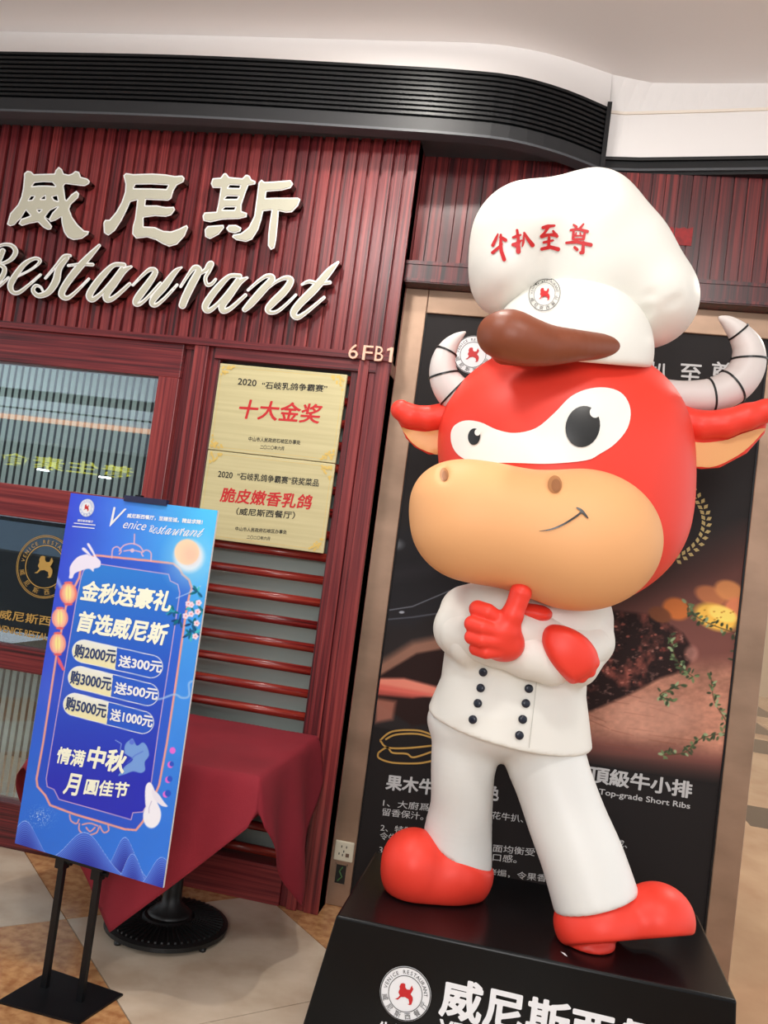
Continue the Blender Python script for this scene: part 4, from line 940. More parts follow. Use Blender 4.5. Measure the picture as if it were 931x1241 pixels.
    p.line(S3([(550, 72), (580, 90), (575, 120), (600, 140)]), .8, (150, 180, 230)); p.ell(*S3([(634, 82)])[0], 3, 3, (96, 120, 220), .4); p.line(S3([(610, 190), (650, 150), (690, 130)]), 1.2, (84, 110, 214), 1, .7)
    for i, (x_, y_) in enumerate(((843, 125), (832, 198), (820, 275), (808, 350))):
        q = S3([(x_, y_)])[0]; p.ell(q[0], q[1], 3.6, 4.0, (230, 110, 214), .25)
        if i: p.ell(q[0]+1.0+i*.55, q[1]-.6-i*.2, 2.2+i*.5, 2.6+i*.5, (48, 86, 200), .25)
    # sparkles
    m = p.sub(20, 75, 975, 1005); nz_ = np.random.default_rng(4).random(m.sum()); w_ = np.exp(-((p.X[m]-49)**2/180+(p.Y[m]-990)**2/110)); a = ((nz_ > .86)*w_)[:, None]; p.C[m] = p.C[m]*(1-a)+np.array([200, 225, 245])*a
    # layered hills made of fine arcs
    for (cx_, cy_, w_, k) in ((152, 1015, 16, 0), (31, 995, 21, 1), (104, 1009, 30, 2), (161, 1035, 15, 3), (197, 1039, 20, 4)):
        top_ = cy_+(X-cx_)*.22+(1-np.exp(-((X-cx_)/w_)**2))*46-(0); dpt = Y-top_
        al = np.clip(dpt/.8+.5, 0, 1); fade = np.clip(dpt/40, 0, 1)[..., None]
        fr_ = .5+.5*np.sin(dpt*2*math.pi/2.6); cc_ = (np.array([56, 88, 200.])*(1-fade)+np.array([34, 40, 150.])*fade)+fr_[..., None]*np.array([44, 60, 44.])*(1-fade*.7)
        p.C = p.C*(1-al[..., None])+cc_*al[..., None]; p.mixc(np.clip(.5-(np.abs(dpt)-.3)/.5, 0, 1)*.8, (180, 206, 244))
print_grid('printed_front', BLc, eu, ev, 270, 540, banner, colmat('banner_print', .35, .3), bn, .0006, nB)
kw = dict(o=BLc+nB*.001, n=nB, up=ev, off=.0012)
mb = LINES()
for s_, A, B2, h, bo, sh in [('金秋送豪礼', (97, 727.5), (206.5, 742.5), 25, .035, .15), ('首选威尼斯', (93, 765.6), (202, 783.5), 26, .035, .15), ('情满', (68, 924.5), (102, 930.5), 20, .028, .1), ('中秋', (104.5, 930), (151, 938), 27, .035, .1), ('月', (76, 962), (96, 965.5), 26, .03, .15), ('圓佳节', (101, 962.5), (155, 968), 19, .028, .1)]:
    ptext(mb, s_, A, B2, h, bold=bo, shear=sh, **kw)
mb.build('cream_lettering', mat('cream_print', (246, 246, 222), .5), bn)
mb = LINES()
for s_, A, B2, h, bo, sh in [('送300元', (143, 808), (196, 816), 14.5, .032, 0), ('送500元', (138, 840.5), (190.5, 849), 14.5, .032, 0), ('送1000元', (133, 873), (184.5, 882), 14.5, .032, 0),
                         ('V', (133, 638), (150, 640.5), 24, .0, .5), ('enice', (149, 640), (177, 643), 10, .0, .4), ('威尼斯西餐厅，至臻至诚，精益求精！', (154, 627.5), (245.5, 636), 5.6, .03, 0), ('威尼斯西餐厅', (94, 632), (113, 634), 3, .02, 0)]:
    ptext(mb, s_, A, B2, h, bold=bo, shear=sh, **kw)
for (a_, b_) in (((90, 634.5), (116, 637)), ((88, 638.5), (115, 641))):
    P = [onP(*a_, BLc, nB)+nB*.002, onP(*b_, BLc, nB)+nB*.002]; P += [P[1]+vn*.003, P[0]+vn*.003]; mb.add((P, [(0, 1, 2, 3)]))
X, Y = np.meshgrid(np.arange(-16, 416, .6), np.arange(290, 400, .6), indexing='ij'); D = np.full(X.shape, 1e9)
for sc, og, st_ in SCR:
    for s_ in st_: D = np.minimum(D, strokesdf(X, Y, spline(np.array([(q[0]/sc+og[0], q[1]/sc+og[1], q[2]/sc*.8) for q in s_]), 4)))
L = contours(D, -16, 290, .6, 0); mb.add(loops_mesh(L, lambda q: np.array([onP(181.5+(a+14)*67/426, 637.5+(b-300)*.158+.0*a, BLc, nB)+nB*.002 for a, b in q]), 0, (0, 0, 0)))
mb.build('white_lettering', WHITEINK, bn)
mb = LINES()
for s_, A, B2, h in [('购2000元', (89.5, 796.5), (139.5, 804), 16.5), ('购3000元', (84.5, 828.5), (134, 837.5), 16.5), ('购5000元', (79, 860), (128, 870.5), 16.5)]: ptext(mb, s_, A, B2, h, bold=.025, **kw)
mb.build('navy_lettering', mat('navy_print', (36, 56, 104), .5), bn)
cS = onP(105.5, 615.5, BLc, nB); seal(bn, planemap(cS, un, vn, nB, .031), WHITEINK, mat('pale_blue_print', (120, 150, 210), .5), REDINK)

# ================================================================== THE BULL CHEF STATUE (distance-field modelling)
RED = mat('statue_red', (235, 62, 46), .45, spec=.4); TAN = mat('muzzle_tan', (230, 170, 116), .55, spec=.3); CHEFW = mat('chef_white', (232, 230, 222), .5, spec=.35)
BROWN = mat('brim_brown', (126, 66, 42), .45, spec=.4); HORN = mat('horn_ivory', (214, 206, 202), .42, spec=.4); EYEW = mat('eye_white', (242, 240, 232), .4); EYEB = mat('eye_black', (26, 24, 22), .3)
NAVY = mat('navy_button', (22, 28, 44), .35); TANIN = mat('inner_ear_tan', (228, 168, 108), .45); TROUS = mat('trouser_white', (226, 226, 222), .45)
def ell(P, c, r, R=None):
    p = P-np.array(c)
    if R is not None: p = p@R
    r = np.array(r); k0 = np.linalg.norm(p/r, axis=-1); k1 = np.linalg.norm(p/(r*r), axis=-1)+1e-9
    return k0*(k0-1)/k1
def E(P, x, y, w, rx, ry, rz, ang=0, yaw=0):
    s = w/FP; a = math.radians(ang); b = math.radians(yaw)
    R = np.array([[math.cos(a), -math.sin(a), 0], [math.sin(a), math.cos(a), 0], [0, 0, 1]])
    if yaw: R = R@np.array([[math.cos(b), 0, math.sin(b)], [0, 1, 0], [-math.sin(b), 0, math.cos(b)]])
    return ell(P, vc(x, y, w), (rx*s, ry*s, rz), R)
def seg(P, a, b, ra, rb):
    e = b-a; q = P-a; t = np.clip((q@e)/(e@e), 0, 1); return np.linalg.norm(q-t[..., None]*e, axis=-1)-(ra+(rb-ra)*t)
def chain(P, pts, k=0.0):      # pts (px,py,w,r_px)
    d = None
    if len(pts) > 3 and not k: pts = spline(np.array(pts, float), 4)
    for a, b in zip(pts[:-1], pts[1:]):
        v = seg(P, vc(*a[:3]), vc(*b[:3]), a[3]*a[2]/FP, b[3]*b[2]/FP); d = v if d is None else smin(d, v, k) if k else np.minimum(d, v)
    return d
def smin(a, b, k):
    h = np.clip(.5+.5*(b-a)/k, 0, 1); return b*(1-h)+a*h-k*h*(1-h)
def smax(a, b, k): return -smin(-a, -b, k)
def plane3(P, a, b, c, inside):
    n = np.cross(b-a, c-a); n /= np.linalg.norm(n); d = (P-a)@n
    if (np.asarray(inside)-a)@n > 0: d = -d
    return d
def flat(P, poly, w, th, rnd=.012, tilt=(0, 0)):
    """rounded solid of an outline given in picture points at depth w, half thickness th"""
    q = np.stack([P[..., 0]/P[..., 2]*FP+465.5, P[..., 1]/P[..., 2]*FP+620.5], -1)
    pl_ = np.asarray(poly, float); d2 = polysdf(q[..., 0], q[..., 1], pl_)*w/FP
    c = pl_.mean(0); wz = w+tilt[0]*(q[..., 0]-c[0])+tilt[1]*(q[..., 1]-c[1])
    a = np.maximum(d2+rnd, 0); b = np.maximum(np.abs(P[..., 2]-wz)-th+rnd, 0)
    return np.hypot(a, b)-rnd+np.minimum(np.maximum(d2+rnd, np.abs(P[..., 2]-wz)-th+rnd), 0)
def surface(fn, box, h):
    """mesh the zero level of fn (view space); box = px0,py0,px1,py1,w0,w1"""
    px0, py0, px1, py1, w0, w1 = box; c = [vc(a, b, w) for a in (px0, px1) for b in (py0, py1) for w in (w0, w1)]; lo = np.min(c, 0)-h; hi = np.max(c, 0)+h
    ax = [np.arange(lo[i], hi[i]+h, h) for i in range(3)]; G = np.stack(np.meshgrid(*ax, indexing='ij'), -1); sh = G.shape[:3]
    # coarse to fine would be quicker; evaluate in slabs
    D = np.empty(sh)
    for i in range(0, sh[0], 16): D[i:i+16] = fn(G[i:i+16])
    S = D < 0; nx, ny, nz = sh
    cs = sum(S[a:nx-1+a, b:ny-1+b, c_:nz-1+c_].astype(np.int8) for a in (0, 1) for b in (0, 1) for c_ in (0, 1)); act = (cs > 0) & (cs < 8)
    I = np.argwhere(act); acc = np.zeros((len(I), 3)); cnt = np.zeros(len(I)); cor = [(a, b, c_) for a in (0, 1) for b in (0, 1) for c_ in (0, 1)]
    for p in cor:
        for ax_ in range(3):
            if p[ax_]: continue
            q = list(p); q[ax_] = 1; i0 = I+p; i1 = I+q; d0 = D[tuple(i0.T)]; d1 = D[tuple(i1.T)]; m = (d0 < 0) != (d1 < 0); t = np.where(m, d0/(d0-d1+1e-12), 0)
            pos = i0.astype(float); pos[:, ax_] += t; acc[m] += pos[m]; cnt[m] += 1
    V = acc/cnt[:, None]*h+lo
    idm = -np.ones(act.shape, int); idm[act] = np.arange(len(I)); Fs = []
    for ax_ in range(3):
        o1, o2 = [(1, 2), (2, 0), (0, 1)][ax_]
        s0 = [slice(1, -1)]*3; s0[ax_] = slice(0, -1); s1 = [slice(1, -1)]*3; s1[ax_] = slice(1, None)
        A = S[tuple(s0)]; B = S[tuple(s1)]; ch = np.argwhere(A != B); off_ = np.array([1, 1, 1]); off_[ax_] = 0; ch = ch+off_
        av = S[tuple(ch.T)]; e1 = np.zeros(3, int); e1[o1] = 1; e2 = np.zeros(3, int); e2[o2] = 1
        q = np.stack([idm[tuple((ch-e1-e2).T)], idm[tuple((ch-e2).T)], idm[tuple(ch.T)], idm[tuple((ch-e1).T)]], 1)
        q[~av] = q[~av][:, ::-1]; Fs.append(q)
    F = np.concatenate(Fs); F = F[(F >= 0).all(1)]
    for _ in range(2):
        d = fn(V); g = np.stack([(fn(V+np.eye(3)[i]*1e-3)-d)/1e-3 for i in range(3)], -1); V = V-np.clip(d/((g*g).sum(-1)+1e-6), -h, h)[:, None]*g
    return V, F
STATUE = thing('bull_chef_statue', 'large smiling red bull chef statue in white jacket and tall toque giving a thumbs up', 'statue', (.10, 3.0, ZP))
BV = {}
def body(name, fn, box, h, m, parent=STATUE, label=None):
    V, F = surface(fn, box, h); Wd = V2W(V); V_ = Wd
    o = part(name, (V_, F), m, parent, smooth=True, label=label); BV[o.name] = BVHTree.FromPolygons([tuple(v) for v in Wd], [tuple(int(i) for i in f) for f in F]); return o
def project(px, trees, lift=.003):
    out = []
    for x, y in px:
        d = Vector(ray(x, y)).normalized(); best = None
        for t_ in trees:
            h_ = t_.ray_cast(Vector(EYE), d)
            if h_[0] is not None and (best is None or h_[3] < best[3]): best = h_
        if best is None:
            b = None
            for t_ in trees:
                for dist in (2.9,):
                    q = t_.find_nearest(Vector(EYE)+d*dist)
                    if q[0] is not None and (b is None or q[3] < b[3]): b = q
            out.append(np.array(b[0])); continue
        nrm = best[1] if best[1].dot(d) < 0 else -best[1]
        out.append(np.array(best[0]+nrm*lift-d*lift*.4))
    return np.array(out)
def decal(name, poly, trees, m, parent, lift=.003, step=4., holes=()):
    poly = np.asarray(poly, float); P = []
    for i in range(len(poly)):
        a = poly[i]; b = poly[(i+1) % len(poly)]; k = max(1, int(np.linalg.norm(b-a)/step+.5)); P += [a+(b-a)*j/k for j in range(k)]
    n = len(P); lo = poly.min(0); hi = poly.max(0); gx, gy = np.meshgrid(np.arange(lo[0], hi[0], step), np.arange(lo[1], hi[1], step)); gx = gx.ravel(); gy = gy.ravel()
    ins = polysdf(gx, gy, P) < -step*.4; pts = [Vector((float(p[0]), float(p[1]))) for p in P]+[Vector((float(a), float(b))) for a, b in zip(gx[ins], gy[ins])]
    r = delaunay_2d_cdt(pts, [(i, (i+1) % n) for i in range(n)], [list(range(n))], 1, 1e-5)
    V = project([(v.x, v.y) for v in r[0]], trees, lift)
    return part(name, (V, [tuple(f) for f in r[2]]), m, parent, smooth=True)

# --- head and muzzle
def f_head(P):
    d = smin(E(P, 683, 533, 3.0, 152, 120, .31), E(P, 690, 612, 3.0, 146, 126, .31), .12)
    return d
HD_ = body('head', f_head, (500, 390, 860, 760, 2.6, 3.4), .014, RED)
def f_muz(P):
    d = smin(E(P, 577, 632, 2.64, 80, 74, .17), E(P, 702, 654, 2.66, 99, 86, .21), .15); d = smin(d, E(P, 545, 602, 2.66, 42, 38, .13), .06)
    for (x, y, rx, ry) in ((538.5, 575.5, 6.5, 9.5), (672.5, 587.5, 10, 12)):
        q = P; hit = np.hypot((q[..., 0]/q[..., 2]*FP+465.5-x)/rx, (q[..., 1]/q[..., 2]*FP+620.5-y)/ry)
        front = q[..., 2] < 2.66; d = d+np.where(front, .012*np.clip(1.25-hit, 0, 1)**.7, 0)
    return d
MZ = body('muzzle', f_muz, (480, 540, 815, 755, 2.38, 2.92), .010, TAN)
tH, tM = BV[HD_.name], BV[MZ.name]
NOS = mat('nostril_tan', (176, 120, 74), .5)
decal('nostril', [(538.5+5.6*math.cos(t_), 575.5+8.4*math.sin(t_)) for t_ in np.linspace(0, 6.28, 22)[:-1]], [tM], NOS, STATUE, .0015, 3)
decal('nostril', [(672.5+9.0*math.cos(t_), 587.5+11*math.sin(t_)) for t_ in np.linspace(0, 6.28, 24)[:-1]], [tM], NOS, STATUE, .0015, 3)
NOD = mat('nostril_shade_brown', (150, 98, 60), .6)  # darker inner discs paint the shade of a recess into the nostrils
decal('nostril_shade', [(539.5+3.6*math.cos(t_), 577+6.0*math.sin(t_)) for t_ in np.linspace(0, 6.28, 18)[:-1]], [tM], NOD, STATUE, .0028, 3)
decal('nostril_shade', [(674+6.2*math.cos(t_), 589+8*math.sin(t_)) for t_ in np.linspace(0, 6.28, 20)[:-1]], [tM], NOD, STATUE, .0028, 3)
def tapered(name, pts, trees, m, parent):
    q = spline(np.array(pts, float), 6); C_, = [q[:, :2]]; T_ = np.gradient(C_, axis=0); T_ /= np.linalg.norm(T_, axis=1)[:, None]; N_ = np.stack([-T_[:, 1], T_[:, 0]], 1)
    V2_ = np.vstack([C_+N_*q[:, 2:3]/2, C_-N_*q[:, 2:3]/2]); m_ = len(C_); V = project(V2_, trees, .003)
    return part(name, (V, [(i, i+1, m_+i+1, m_+i) for i in range(m_-1)]), m, parent)
tapered('mouth', [(653.5, 643.8, .5), (668, 641.5, 1.8), (683, 635.5, 2.2), (697, 627, 2.4), (706, 620, 2.6)], [tM], EYEB, STATUE)
tapered('mouth_corner', [(698.5, 615.5, 1.2), (704, 618.5, 3.2), (709, 624, 3.0), (713, 628.5, 1.0)], [tM], EYEB, STATUE)
patch = closed([(547.5, 527), (552, 516), (565, 510), (583, 512), (603, 521), (625, 525), (650, 519), (672, 501), (692, 481), (715, 471.5), (738, 471), (755, 479), (763.5, 497), (760, 519), (745, 538), (727, 550), (710, 558), (665, 562), (625, 561), (580, 560), (560, 554), (550, 542)], 4)
ey = decal('eye_patch', patch, [tH], EYEW, STATUE, .004, 5)
tE = [tH]
def disc_px(cx_, cy_, rx, ry, rot=0, n=28):
    a = np.linspace(0, 2*math.pi, n, endpoint=False); c_, s_ = math.cos(rot), math.sin(rot); return [(cx_+rx*math.cos(t_)*c_-ry*math.sin(t_)*s_, cy_+rx*math.cos(t_)*s_+ry*math.sin(t_)*c_) for t_ in a]
decal('pupil', disc_px(706, 517.5, 20.5, 25, .22), tE, EYEB, STATUE, .0065, 4)
decal('pupil', disc_px(576, 529.5, 7.3, 10, .1), tE, EYEB, STATUE, .0065, 3)
decal('eye_glint', disc_px(720.5, 500.5, 6.4, 6.8), tE, EYEW, STATUE, .0085, 3)
decal('eye_glint', disc_px(580.5, 524.5, 3.4, 4.0), tE, EYEW, STATUE, .0085, 2)

# --- horns
BLK = mat('black_band', (18, 18, 18), .4)
def horn(pts, rings, w):
    q = spline(np.array([(x, y, w_, r) for x, y, w_, r in pts], float), 8); C_ = V2W(np.array([vc(a[0], a[1], a[2]) for a in q])); R_ = q[:, 3]*q[:, 2]/FP
    o = part('horn', tubem(C_, np.maximum(R_, .004), 28), HORN, STATUE, smooth=True)
    for t_ in rings:
        f_ = t_*(len(q)-1); i = int(f_); fr_ = f_-i; c_ = C_[i]*(1-fr_)+C_[i+1]*fr_; d_ = C_[i+1]-C_[i]; d_ /= np.linalg.norm(d_); r_ = R_[i]*(1-fr_)+R_[i+1]*fr_
        part('horn_ring', tubem([c_-d_*.0032, c_+d_*.0032], r_+.0035, 28), BLK, o, smooth=False)
horn([(575, 492, 3.02, 23), (552, 477, 3.02, 22), (539, 458, 3.02, 18.5), (537.5, 438, 3.02, 15), (543.5, 422, 3.02, 11.5), (552, 411.5, 3.02, 7.5), (561, 404.5, 3.02, 3.2), (564.5, 402.5, 3.02, 1)], (.16, .31, .53), 3.02)
horn([(800, 478, 3.05, 19), (830, 480, 3.05, 18.5), (862, 479, 3.05, 21), (888, 468, 3.05, 22), (905, 447, 3.05, 21), (907, 424, 3.05, 18.5), (897, 405, 3.05, 14), (884, 392, 3.05, 9), (874, 386, 3.05, 4), (871, 385, 3.05, 1)], (.215, .33, .50, .685), 3.05)
# --- ears
def f_earL(P): return smin(chain(P, [(486, 497, 3.02, 12.5), (497, 504, 3.02, 14), (518, 507, 3.03, 14.5), (548, 503, 3.04, 17), (575, 500, 3.06, 20)], .01), flat(P, [(484, 512), (492, 531), (503, 542), (520, 551), (545, 550), (550, 520)], 3.045, .02), .012)
eL = body('ear', f_earL, (465, 475, 600, 560, 2.92, 3.16), .007, RED)
decal('inner_ear', closed([(487.5, 517.5), (496, 532), (506, 541), (520, 547.5), (534, 549), (540, 530), (536, 521), (515, 522.5), (499, 521)], 4), [BV[eL.name]], TANIN, eL, .003, 4)
def f_earR(P): return smin(chain(P, [(795, 500, 3.06, 22), (822, 510, 3.03, 19), (850, 515.5, 3.0, 17.5), (880, 513, 2.98, 17), (905, 505, 2.97, 16), (928, 498, 2.965, 14), (945, 493, 2.965, 12)], .01), flat(P, [(805, 512), (814, 540), (829, 565), (850, 568.5), (872, 567), (905, 549.5), (927, 525), (932, 505)], 3.01, .02), .012)
eR = body('ear', f_earR, (770, 475, 965, 575, 2.88, 3.16), .007, RED)
decal('inner_ear', closed([(817, 529), (825, 545), (833, 562), (850, 565.5), (871, 563.5), (901, 547), (922, 526), (926, 519), (903, 524), (875, 534), (845, 536)], 4), [BV[eR.name]], TANIN, eR, .003, 4)

# --- toque
def f_puff(P):
    d = smin(E(P, 637, 288, 2.98, 66, 62, .26), E(P, 712, 283, 2.98, 66, 71, .27), .10)
    d = smin(d, E(P, 780, 362, 3.0, 63, 58, .24, 30), .14); d = smin(d, E(P, 755, 315, 3.0, 50, 52, .22), .10); d = smin(d, E(P, 612, 335, 2.97, 42, 46, .2), .08)
    d = smin(d, E(P, 705, 335, 3.0, 80, 70, .25), .08)
    for c_ in ([(772, 382, 2.85, 2.2), (790, 376, 2.80, 3.2), (806, 371, 2.80, 3.0), (820, 365, 2.84, 2.0)], [(775, 362, 2.85, 1.6), (790, 360, 2.80, 2.2), (805, 352, 2.80, 1.6)], [(574, 357, 2.83, 1.6), (582, 368, 2.80, 2.4), (594, 373, 2.80, 1.8)]):
        q = P.copy(); q[..., 2] = np.where(P[..., 2] < 3.0, 2.82, P[..., 2]); d = d+.005*np.exp(-(np.clip(chain(q, c_), 0, 1)/.012)**2)
    return d
pf = body('toque', f_puff, (555, 200, 860, 440, 2.65, 3.35), .012, CHEFW)
def f_band(P):
    d = E(P, 692, 425, 2.90, 98, 88, .235, 6); return smax(d, plane3(P, vc(560, 426, 2.7), vc(800, 447, 2.7), vc(680, 436, 3.2), vc(690, 300, 2.9)), .02)
hb = body('hat_band', f_band, (585, 325, 805, 465, 2.6, 3.2), .010, CHEFW)
def f_brim(P):
    d = chain(P, [(605, 406, 2.62, 27), (618, 407, 2.60, 31.5), (640, 414, 2.60, 29), (665, 418.5, 2.62, 24.5), (700, 419, 2.64, 19), (735, 420, 2.70, 14.5), (747, 422, 2.735, 12), (753, 424.5, 2.76, 9.5), (760, 429, 2.78, 5)])
    return smin(d, chain(P, [(612, 425, 2.70, 17), (650, 427, 2.72, 17), (700, 424, 2.73, 14), (748, 425, 2.77, 11)]), .04)
body('visor_brim', f_brim, (570, 365, 775, 450, 2.45, 2.95), .008, BROWN)
tP, tB = BV[pf.name], BV[hb.name]
mb = MB()
STR = {  # brush strokes in crop points (x,y,r), crop scale 6.207 from (580,250)
 'a': [[(150, 210, 5), (135, 245, 9), (112, 295, 10)], [(165, 235, 6), (185, 240, 9), (205, 255, 12)], [(110, 350, 10), (150, 315, 9), (180, 285, 6)], [(172, 215, 7), (170, 290, 10), (175, 340, 11), (195, 400, 12)]],
 'b': [[(262, 235, 7), (290, 225, 10), (318, 215, 6)], [(292, 180, 8), (300, 240, 9), (300, 340, 15)], [(262, 290, 11), (300, 275, 9), (325, 255, 5)], [(280, 300, 8), (275, 285, 9)], [(345, 200, 7), (375, 250, 11), (405, 290, 14)], [(345, 200, 5), (338, 270, 8), (330, 300, 5)]],
 'c': [[(485, 160, 10), (520, 150, 11), (570, 145, 7)], [(525, 155, 9), (495, 200, 8), (475, 225, 12)], [(475, 225, 12), (530, 212, 8), (580, 215, 13)], [(560, 185, 7), (590, 225, 10)], [(530, 235, 9), (528, 300, 10)], [(490, 270, 8), (560, 255, 7)], [(475, 320, 10), (540, 305, 11), (600, 322, 13)]],
 'd': [[(715, 140, 6), (735, 155, 9)], [(790, 135, 6), (765, 165, 8)], [(695, 180, 8), (750, 172, 8), (820, 190, 10)], [(715, 195, 8), (712, 245, 9)], [(800, 200, 8), (790, 245, 9)], [(735, 200, 5), (730, 225, 5)], [(765, 200, 5), (772, 225, 5)], [(715, 222, 5), (790, 222, 5)], [(715, 248, 7), (790, 248, 7)], [(662, 275, 8), (740, 268, 10), (845, 290, 12)], [(790, 270, 8), (785, 345, 12)], [(725, 310, 9), (742, 325, 10)], [(770, 350, 10), (785, 345, 12)]]}
for k_, st_ in STR.items():
    S_ = [np.array([(a/6.207+580, b/6.207+250, r_*1.22/6.207) for a, b, r_ in s_]) for s_ in st_]; xs = np.concatenate([s_[:, 0] for s_ in S_]); ys = np.concatenate([s_[:, 1] for s_ in S_])
    h = .35; x0_, y0_ = xs.min()-4, ys.min()-4; X, Y = np.meshgrid(np.arange(x0_, xs.max()+4, h), np.arange(y0_, ys.max()+4, h), indexing='ij'); D = np.full(X.shape, 1e9)
    for s_ in S_: D = np.minimum(D, strokesdf(X, Y, s_))
    V, F = loops_mesh(contours(D, x0_, y0_, h, 0), lambda q: project(q, [tP, tB], .003), 0, (0, 0, 0)); mb.add((V, F))
mb.build('red_lettering', REDINK, pf)
seal(hb, lambda q, lift: project([(660.5+a*19.3+b*3.5*0, 357.5-b*20.5-a*1.5) for a, b in np.asarray(q)], [tB, tP], .0015+lift), None, INK, REDINK)

# --- jacket: torso, sleeves, hem
def tab(y, T_, c): return np.interp(y, [t_[0] for t_ in T_], [t_[c] for t_ in T_])
TT = [(690, 585, 705), (715, 562, 728), (735, 548, 738), (760, 541, 733), (790, 539, 722), (820, 535, 710), (845, 524, 709), (870, 514, 712), (915, 506, 717)]
def f_jacket(P):
    y = P[..., 1]/P[..., 2]*FP+620.5; w = 2.93; s = w/FP; L_ = tab(y, TT, 1); R_ = tab(y, TT, 2); c_ = ((L_+R_)/2-465.5)*s; rx = (R_-L_)/2*s; rz = rx*.80+.01
    dx = P[..., 0]-c_; dz = P[..., 2]-w; k = np.sqrt((dx/rx)**2+(dz/rz)**2); d = (k-1)*np.minimum(rx, rz)*.92
    top_ = (700-y)*s; d = smax(d, top_, .05)
    hem = plane3(P, vc(517, 858, 2.93), vc(714, 902, 2.93), vc(628, 909, 2.70), vc(620, 700, 2.9)); d = smax(d, hem, .012)
    d = smin(d, chain(P, [(566, 742, 2.92, 33), (561, 762, 2.86, 34), (572, 778, 2.80, 30)], .02), .02)
    d = smin(d, chain(P, [(716, 752, 2.93, 27), (716, 778, 2.86, 27), (700, 806, 2.80, 26)], .02), .025)
    return d
JK = body('jacket', f_jacket, (495, 690, 760, 925, 2.60, 3.25), .009, CHEFW)
def f_arm1(P): return chain(P, [(560, 768, 2.82, 28), (600, 780, 2.72, 26.5), (640, 793, 2.69, 28), (668, 802, 2.69, 29)], .02)
def f_arm2(P): return chain(P, [(712, 782, 2.83, 28), (694, 790, 2.78, 30), (655, 772, 2.71, 25), (628, 762, 2.68, 22)], .02)
body('sleeve', f_arm1, (525, 740, 705, 840, 2.55, 2.95), .008, CHEFW)
body('sleeve', f_arm2, (600, 730, 755, 840, 2.55, 2.98), .008, CHEFW)
tJ = BV[JK.name]
bx = [(586, 814.5), (583, 834), (579.5, 852.5), (573.5, 872), (640.8, 834.5), (637.2, 852.5), (633.4, 871.7), (629.4, 891)]
for (x_, y_) in bx:
    h_ = tJ.ray_cast(Vector(EYE), Vector(ray(x_, y_)).normalized()); p_ = np.array(h_[0]); n_ = np.array(h_[1]); 
    if np.dot(n_, ray(x_, y_)) > 0: n_ = -n_
    V, F = tubem([p_-n_*.004, p_+n_*.006, p_+n_*.009, p_+n_*.0095], [.0135, .0135, .011, .004], 18); part('button', (V, F), NAVY, STATUE, smooth=True)
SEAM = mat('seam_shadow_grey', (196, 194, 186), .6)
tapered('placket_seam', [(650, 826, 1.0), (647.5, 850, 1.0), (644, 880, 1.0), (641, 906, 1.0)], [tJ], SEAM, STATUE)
def f_neck(P): return smin(E(P, 640, 741, 2.70, 28, 10, .05, 8), E(P, 655, 744, 2.70, 12, 8, .05), .02)
body('neckerchief', f_neck, (590, 720, 685, 775, 2.58, 2.82), .006, RED)
# --- hands
def f_hand1(P):
    w = 2.585
    d = smin(E(P, 603, 769, w+.01, 28, 29, .062), E(P, 612, 780, w+.03, 24, 22, .06), .02)
    th = chain(P, [(614, 760, w-.01, 17), (621, 745, w-.02, 13), (627, 730, w-.02, 11.5), (631, 719, w-.02, 13.6)], .012); d = smin(d, th, .018)
    for (x0_, y0_, x1_, y1_, r_, dz) in ((579, 738, 606, 752, 10.6, -.02), (572.5, 756, 602, 765, 10.0, -.035), (572, 772, 602, 778, 9.2, -.035), (577, 786, 602, 790, 8.6, -.025)):
        d = smin(d, chain(P, [(x0_, y0_, w+dz+.02, r_), (x0_+12, y0_+4, w+dz, r_*1.02), (x1_, y1_, w+dz+.005, r_*.9)]), .0075)
    return d
body('thumbs_up_hand', f_hand1, (555, 695, 655, 812, 2.45, 2.72), .0052, RED)
def f_hand2(P):
    q = np.stack([P[..., 0]/P[..., 2]*FP+465.5, P[..., 1]/P[..., 2]*FP+620.5], -1)
    d2 = polysdf(q[..., 0], q[..., 1], closed([(658, 764), (667, 757), (683, 758), (702, 766), (716, 778), (725, 794), (723, 811), (712, 821), (698, 828), (688, 825), (674, 811), (663, 795), (657, 778)], 3))*2.64/FP
    d = smax(E(P, 688, 792, 2.665, 50, 46, .085, 45), d2, .030)
    for (x0_, y0_, x1_, y1_, r_) in ((704, 796, 719.5, 803, 8.6), (700, 802, 715, 814, 8.2), (694, 806, 705, 821, 7.8), (686, 806, 694, 822, 7.2)):
        d = smin(d, chain(P, [(x0_, y0_, 2.615, r_), (x1_, y1_, 2.632, r_*.86)]), .009)
    return d
body('resting_hand', f_hand2, (645, 745, 740, 842, 2.50, 2.75), .0052, RED)
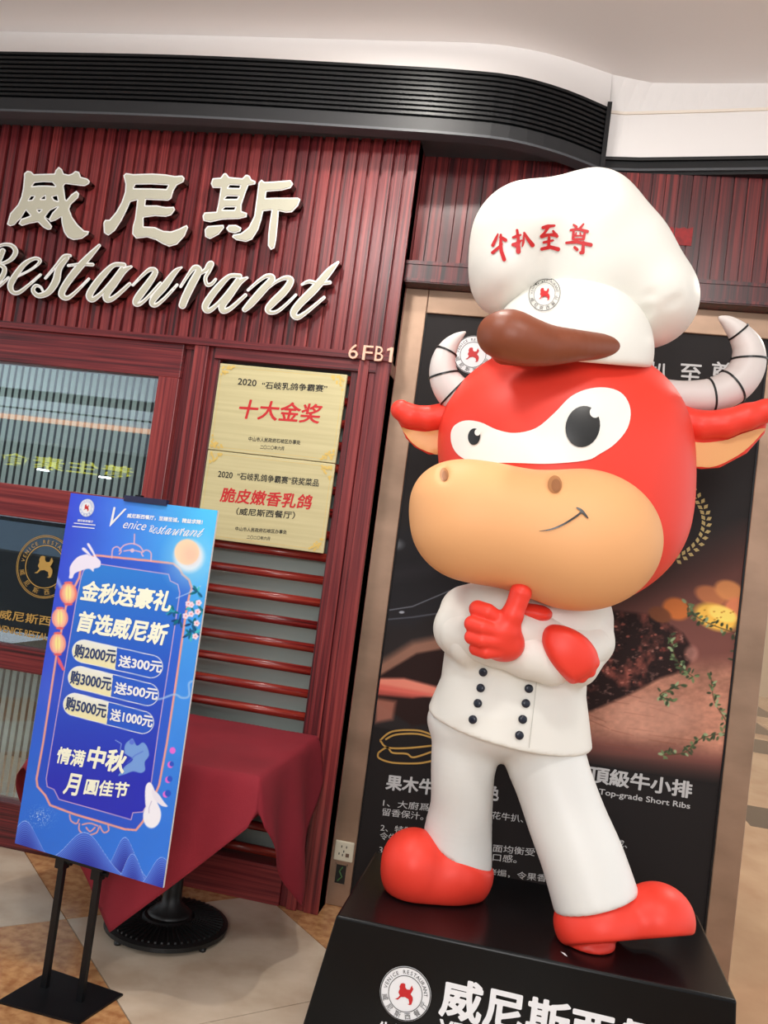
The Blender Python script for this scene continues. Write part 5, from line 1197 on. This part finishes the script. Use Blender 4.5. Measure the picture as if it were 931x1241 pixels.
# --- trousers
def f_trousers(P):
    a = chain(P, [(570, 872, 2.90, 43), (565, 905, 2.90, 41.5), (561, 935, 2.905, 38.5), (559.5, 975, 2.93, 37.5), (555, 1010, 2.955, 41), (553, 1045, 2.96, 43)], .0)
    a = smax(a, plane3(P, vc(510, 1004, 2.96), vc(597, 1054, 2.96), vc(552, 1049, 2.83), vc(560, 900, 2.9)), .008)
    b = chain(P, [(651, 878, 2.90, 50), (660, 915, 2.87, 49), (672, 950, 2.84, 47), (688, 995, 2.80, 48), (706, 1040, 2.76, 50), (722, 1090, 2.72, 52)], .0)
    b = smax(b, plane3(P, vc(672, 1105, 2.73), vc(769, 1080, 2.73), vc(722, 1108, 2.60), vc(670, 900, 2.9)), .008)
    d = smin(a, b, .028); d = smin(d, E(P, 610, 872, 2.92, 92, 46, .19), .03); return d
body('trousers', f_trousers, (505, 830, 785, 1125, 2.5, 3.16), .009, TROUS)
# --- shoes
zdir = np.array([RT[2], -UP[2], FW[2]])                      # world z of a view-space vector
def above(P, z): return -(P@zdir+EYE[2]-z)
def f_shoeL(P):
    mid_ = smin(E(P, 547, 1053, 2.955, 50, 42, .140, 8), E(P, 572, 1058, 2.97, 22, 32, .105), .03)
    mid_ = smax(mid_, plane3(P, vc(511, 1003, 2.96), vc(598, 1052, 2.96), vc(551, 1041, 2.81), vc(550, 1090, 2.96)), .012)
    toe = smin(E(P, 502, 1047, 2.91, 40, 42, .115, -10), E(P, 506, 1062, 2.92, 42, 32, .115), .03); toe = smin(toe, E(P, 530, 1067, 2.94, 42, 28, .12), .03)
    return smax(smin(toe, mid_, .03), above(P, ZP+.001), .010)
sl = body('shoe', f_shoeL, (455, 985, 610, 1110, 2.72, 3.14), .007, RED)
def f_shoeR(P):
    mid_ = smin(E(P, 728, 1116, 2.70, 54, 42, .135, -8), E(P, 700, 1122, 2.705, 25, 27, .10), .03)
    mid_ = smax(mid_, plane3(P, vc(668, 1103, 2.72), vc(771, 1078, 2.72), vc(722, 1102, 2.59), vc(730, 1140, 2.7)), .012)
    d = smin(mid_, E(P, 797, 1112, 2.69, 44, 40, .115, 6), .04)
    sole = plane3(P, vc(676, 1147, 2.69), vc(846, 1133, 2.69), vc(750, 1141, 2.85), vc(760, 1100, 2.7)); d = smax(d, sole, .010)
    heel = smax(E(P, 712, 1140, 2.70, 33, 20, .09), above(P, ZP+.001), .006); heel = smax(heel, -above(P, ZP+.06), .01)
    return smax(smin(d, heel, .006), above(P, ZP+.001), .004)
sr_ = body('shoe', f_shoeR, (665, 1060, 860, 1165, 2.50, 2.88), .007, RED)
